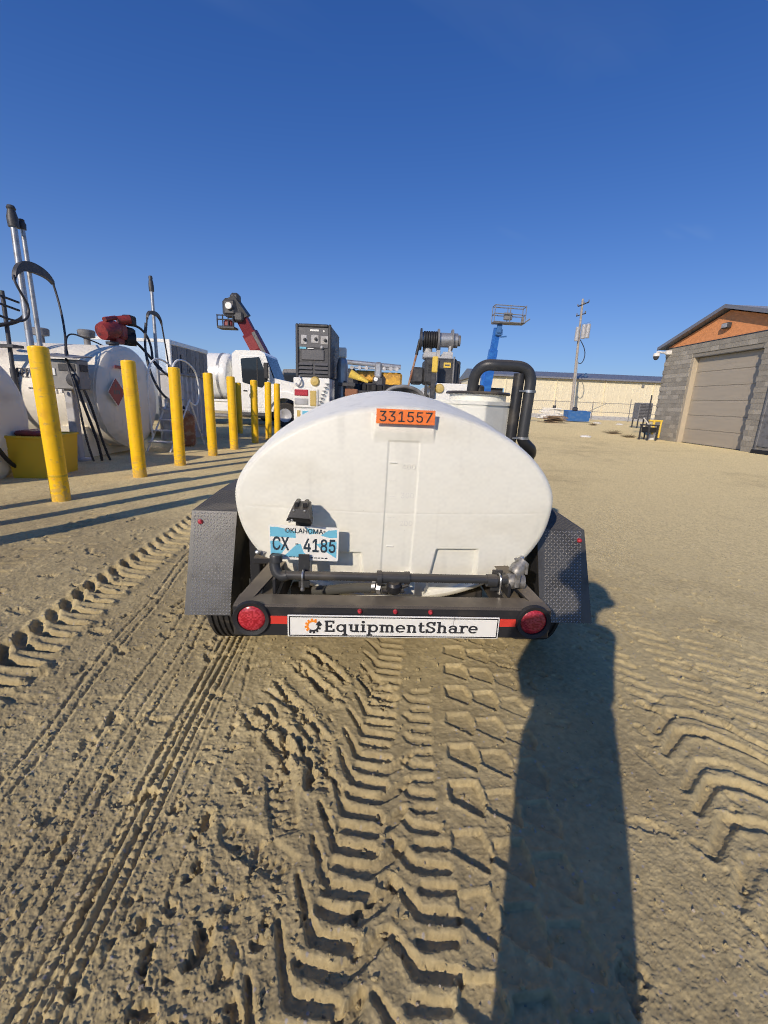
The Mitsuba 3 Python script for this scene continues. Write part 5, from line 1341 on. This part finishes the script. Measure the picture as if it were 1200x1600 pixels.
HX, HY, SX, SYY = -.09, -.25, -.20, -.36         # hips and shoulders: the weight is on one leg, the trunk leans
PX, PY = SX, SYY
ps = Thing('person', 'person in dark shirt, jeans and white hard hat holding up a phone', 'person')
legs = []
for s in (-1, 1):
    legs += limb([((HX + s * .085, HY, .94), .105), ((.0 + s * .083 - .04, HY + .02, .72), .096), ((.0 + s * .080, HY + .03, .50), .082), ((.02 + s * .080, HY, .32), .080), ((.04 + s * .080, HY + .01, .09), .066)])
legs += [ell((HX, HY, .97), (.185, .125, .12))]
for s in (-1, 1):
    fx = .04 + s * .082
    ps.add('shoe', fuse(limb([((fx, HY - .03, .05), .050), ((fx + .006, HY + .07, .045), .047), ((fx + .013, HY + .17, .035), .040)]) + [ell((fx, HY, .10), (.055, .06, .06))], .02, 8), 'boot')
body = [ell((HX, HY, 1.02), (.18, .125, .13)), ell(((HX + PX) / 2, (HY + PY) / 2, 1.18), (.175, .125, .18)), ell((PX, PY + .005, 1.37), (.195, .13, .16))] + limb([((PX - .16, PY, 1.475), .066), ((PX, PY, 1.50), .085), ((PX + .16, PY, 1.475), .066)])
hands_t = {-1: np.array([-.060, -.045, 1.245]), 1: np.array([.100, -.045, 1.245])}
elbow = {-1: np.array([PX - .115, PY + .10, 1.14]), 1: np.array([PX + .225, PY + .08, 1.13])}
head_c = np.array([PX + .085, PY + .05, 1.685])
skin_parts = limb([((PX + .01, PY, 1.44), .064), (head_c + [-.01, -.03, -.09], .058)])
skin_parts += [ell(head_c + [0, -.01, .025], (.076, .098, .098)), ell(head_c + [0, .02, -.045], (.060, .075, .075)), ell(head_c + [0, .045, -.085], (.032, .035, .028)),
               m3.Manifold.batch_hull([ell(head_c + [0, .088, .012], (.010, .010, .012)), ell(head_c + [0, .112, -.022], (.014, .012, .010)), ell(head_c + [0, .085, -.028], (.018, .012, .008))]),
               ell(head_c + [-.078, -.005, -.005], (.012, .022, .034)), ell(head_c + [.078, -.005, -.005], (.012, .022, .034)), ell(head_c + [0, .094, -.055], (.026, .010, .006)), ell(head_c + [0, .092, -.067], (.022, .011, .007)),
               ell(head_c + [-.032, .082, .032], (.022, .010, .006)), ell(head_c + [.032, .082, .032], (.022, .010, .006))]
sleeves = []
for s in (-1, 1):
    sleeves += limb([((PX + s * .18, PY, 1.465), .062), ((PX + s * .195, PY + .04, 1.27), .056), (elbow[s], .050)])
    wr = hands_t[s] + np.array([-s * -.018, -.085, -.055])
    skin_parts += limb([(elbow[s], .044), (elbow[s] * .35 + wr * .65, .036), (wr, .027)])
    palm = hands_t[s] + np.array([s * .012, -.035, -.02])
    skin_parts += [m3.Manifold.batch_hull([ell(wr, (.020, .020, .024)), ell(palm + [0, 0, .02], (.013, .020, .020)), ell(palm + [0, .012, -.025], (.013, .020, .018))])]
    for q, (zf, ln) in enumerate(((.034, .9), (.014, 1.0), (-.006, .95), (-.026, .78))):
        k0 = palm + [s * .004, .012, zf]
        skin_parts += limb([(k0, .0095), (k0 + np.array([s * .006, .026, .004]) * ln, .0088), (k0 + np.array([-s * .010, .040, .006]) * ln, .0082), (k0 + np.array([-s * .026, .036, .006]) * ln, .0072)])
    skin_parts += limb([(palm + [0, -.01, .012], .012), (palm + [-s * .018, -.004, .040], .0105), (palm + [-s * .038, .012, .052], .009)])
ps.add('shirt', fuse(body + sleeves), 'shirt')
ps.add('jeans', fuse(legs), 'jeans')
ps.add('skin', fuse(skin_parts, .008, 6), 'skin')
hairm = fuse([ell(head_c + [0, -.026, .040], (.086, .100, .098)) - ell(head_c + [0, .10, -.045], (.12, .12, .115))], .014, 4)
ps.add('hair', hairm, 'hair')
hat = [(0, .145), (.05, .138), (.10, .105), (.125, .06), (.135, .0), (.165, -.012), (.165, -.018), (.128, -.014), (.118, .0), (0, .12)]
ps.add('hard_hat', lathe(hat, head_c + [0, 0, .055], (0, .06, 1), 36), 'sign_white')
for s in (-1, 1):
    ps.add('eye', lathe([(0, .011), (.007, .009), (.011, 0), (.007, -.009), (0, -.011)], head_c + [s * .031, .079, .012], (0, 1, 0), 14), 'eye_white')
ph = Thing('phone', 'black phone held upright in both hands of the person', 'phone')
c0 = EYE - fwd * .010 + up * -.055 + np.array([.020, 0, 0])
rt = np.cross(fwd, up)
pb = bx(-.0375, .0375, -.075, .075, -.004, .004, .003)
pb.apply_transform(M4([rt, up, -fwd], c0 - fwd * .004))
ph.add('body', pb, 'ink')
scr = bx(-.034, .034, -.071, .071, .0042, .0052)
scr.apply_transform(M4([rt, up, -fwd], c0 - fwd * .004))
ph.add('screen', scr, 'cab_glass', smooth=False)
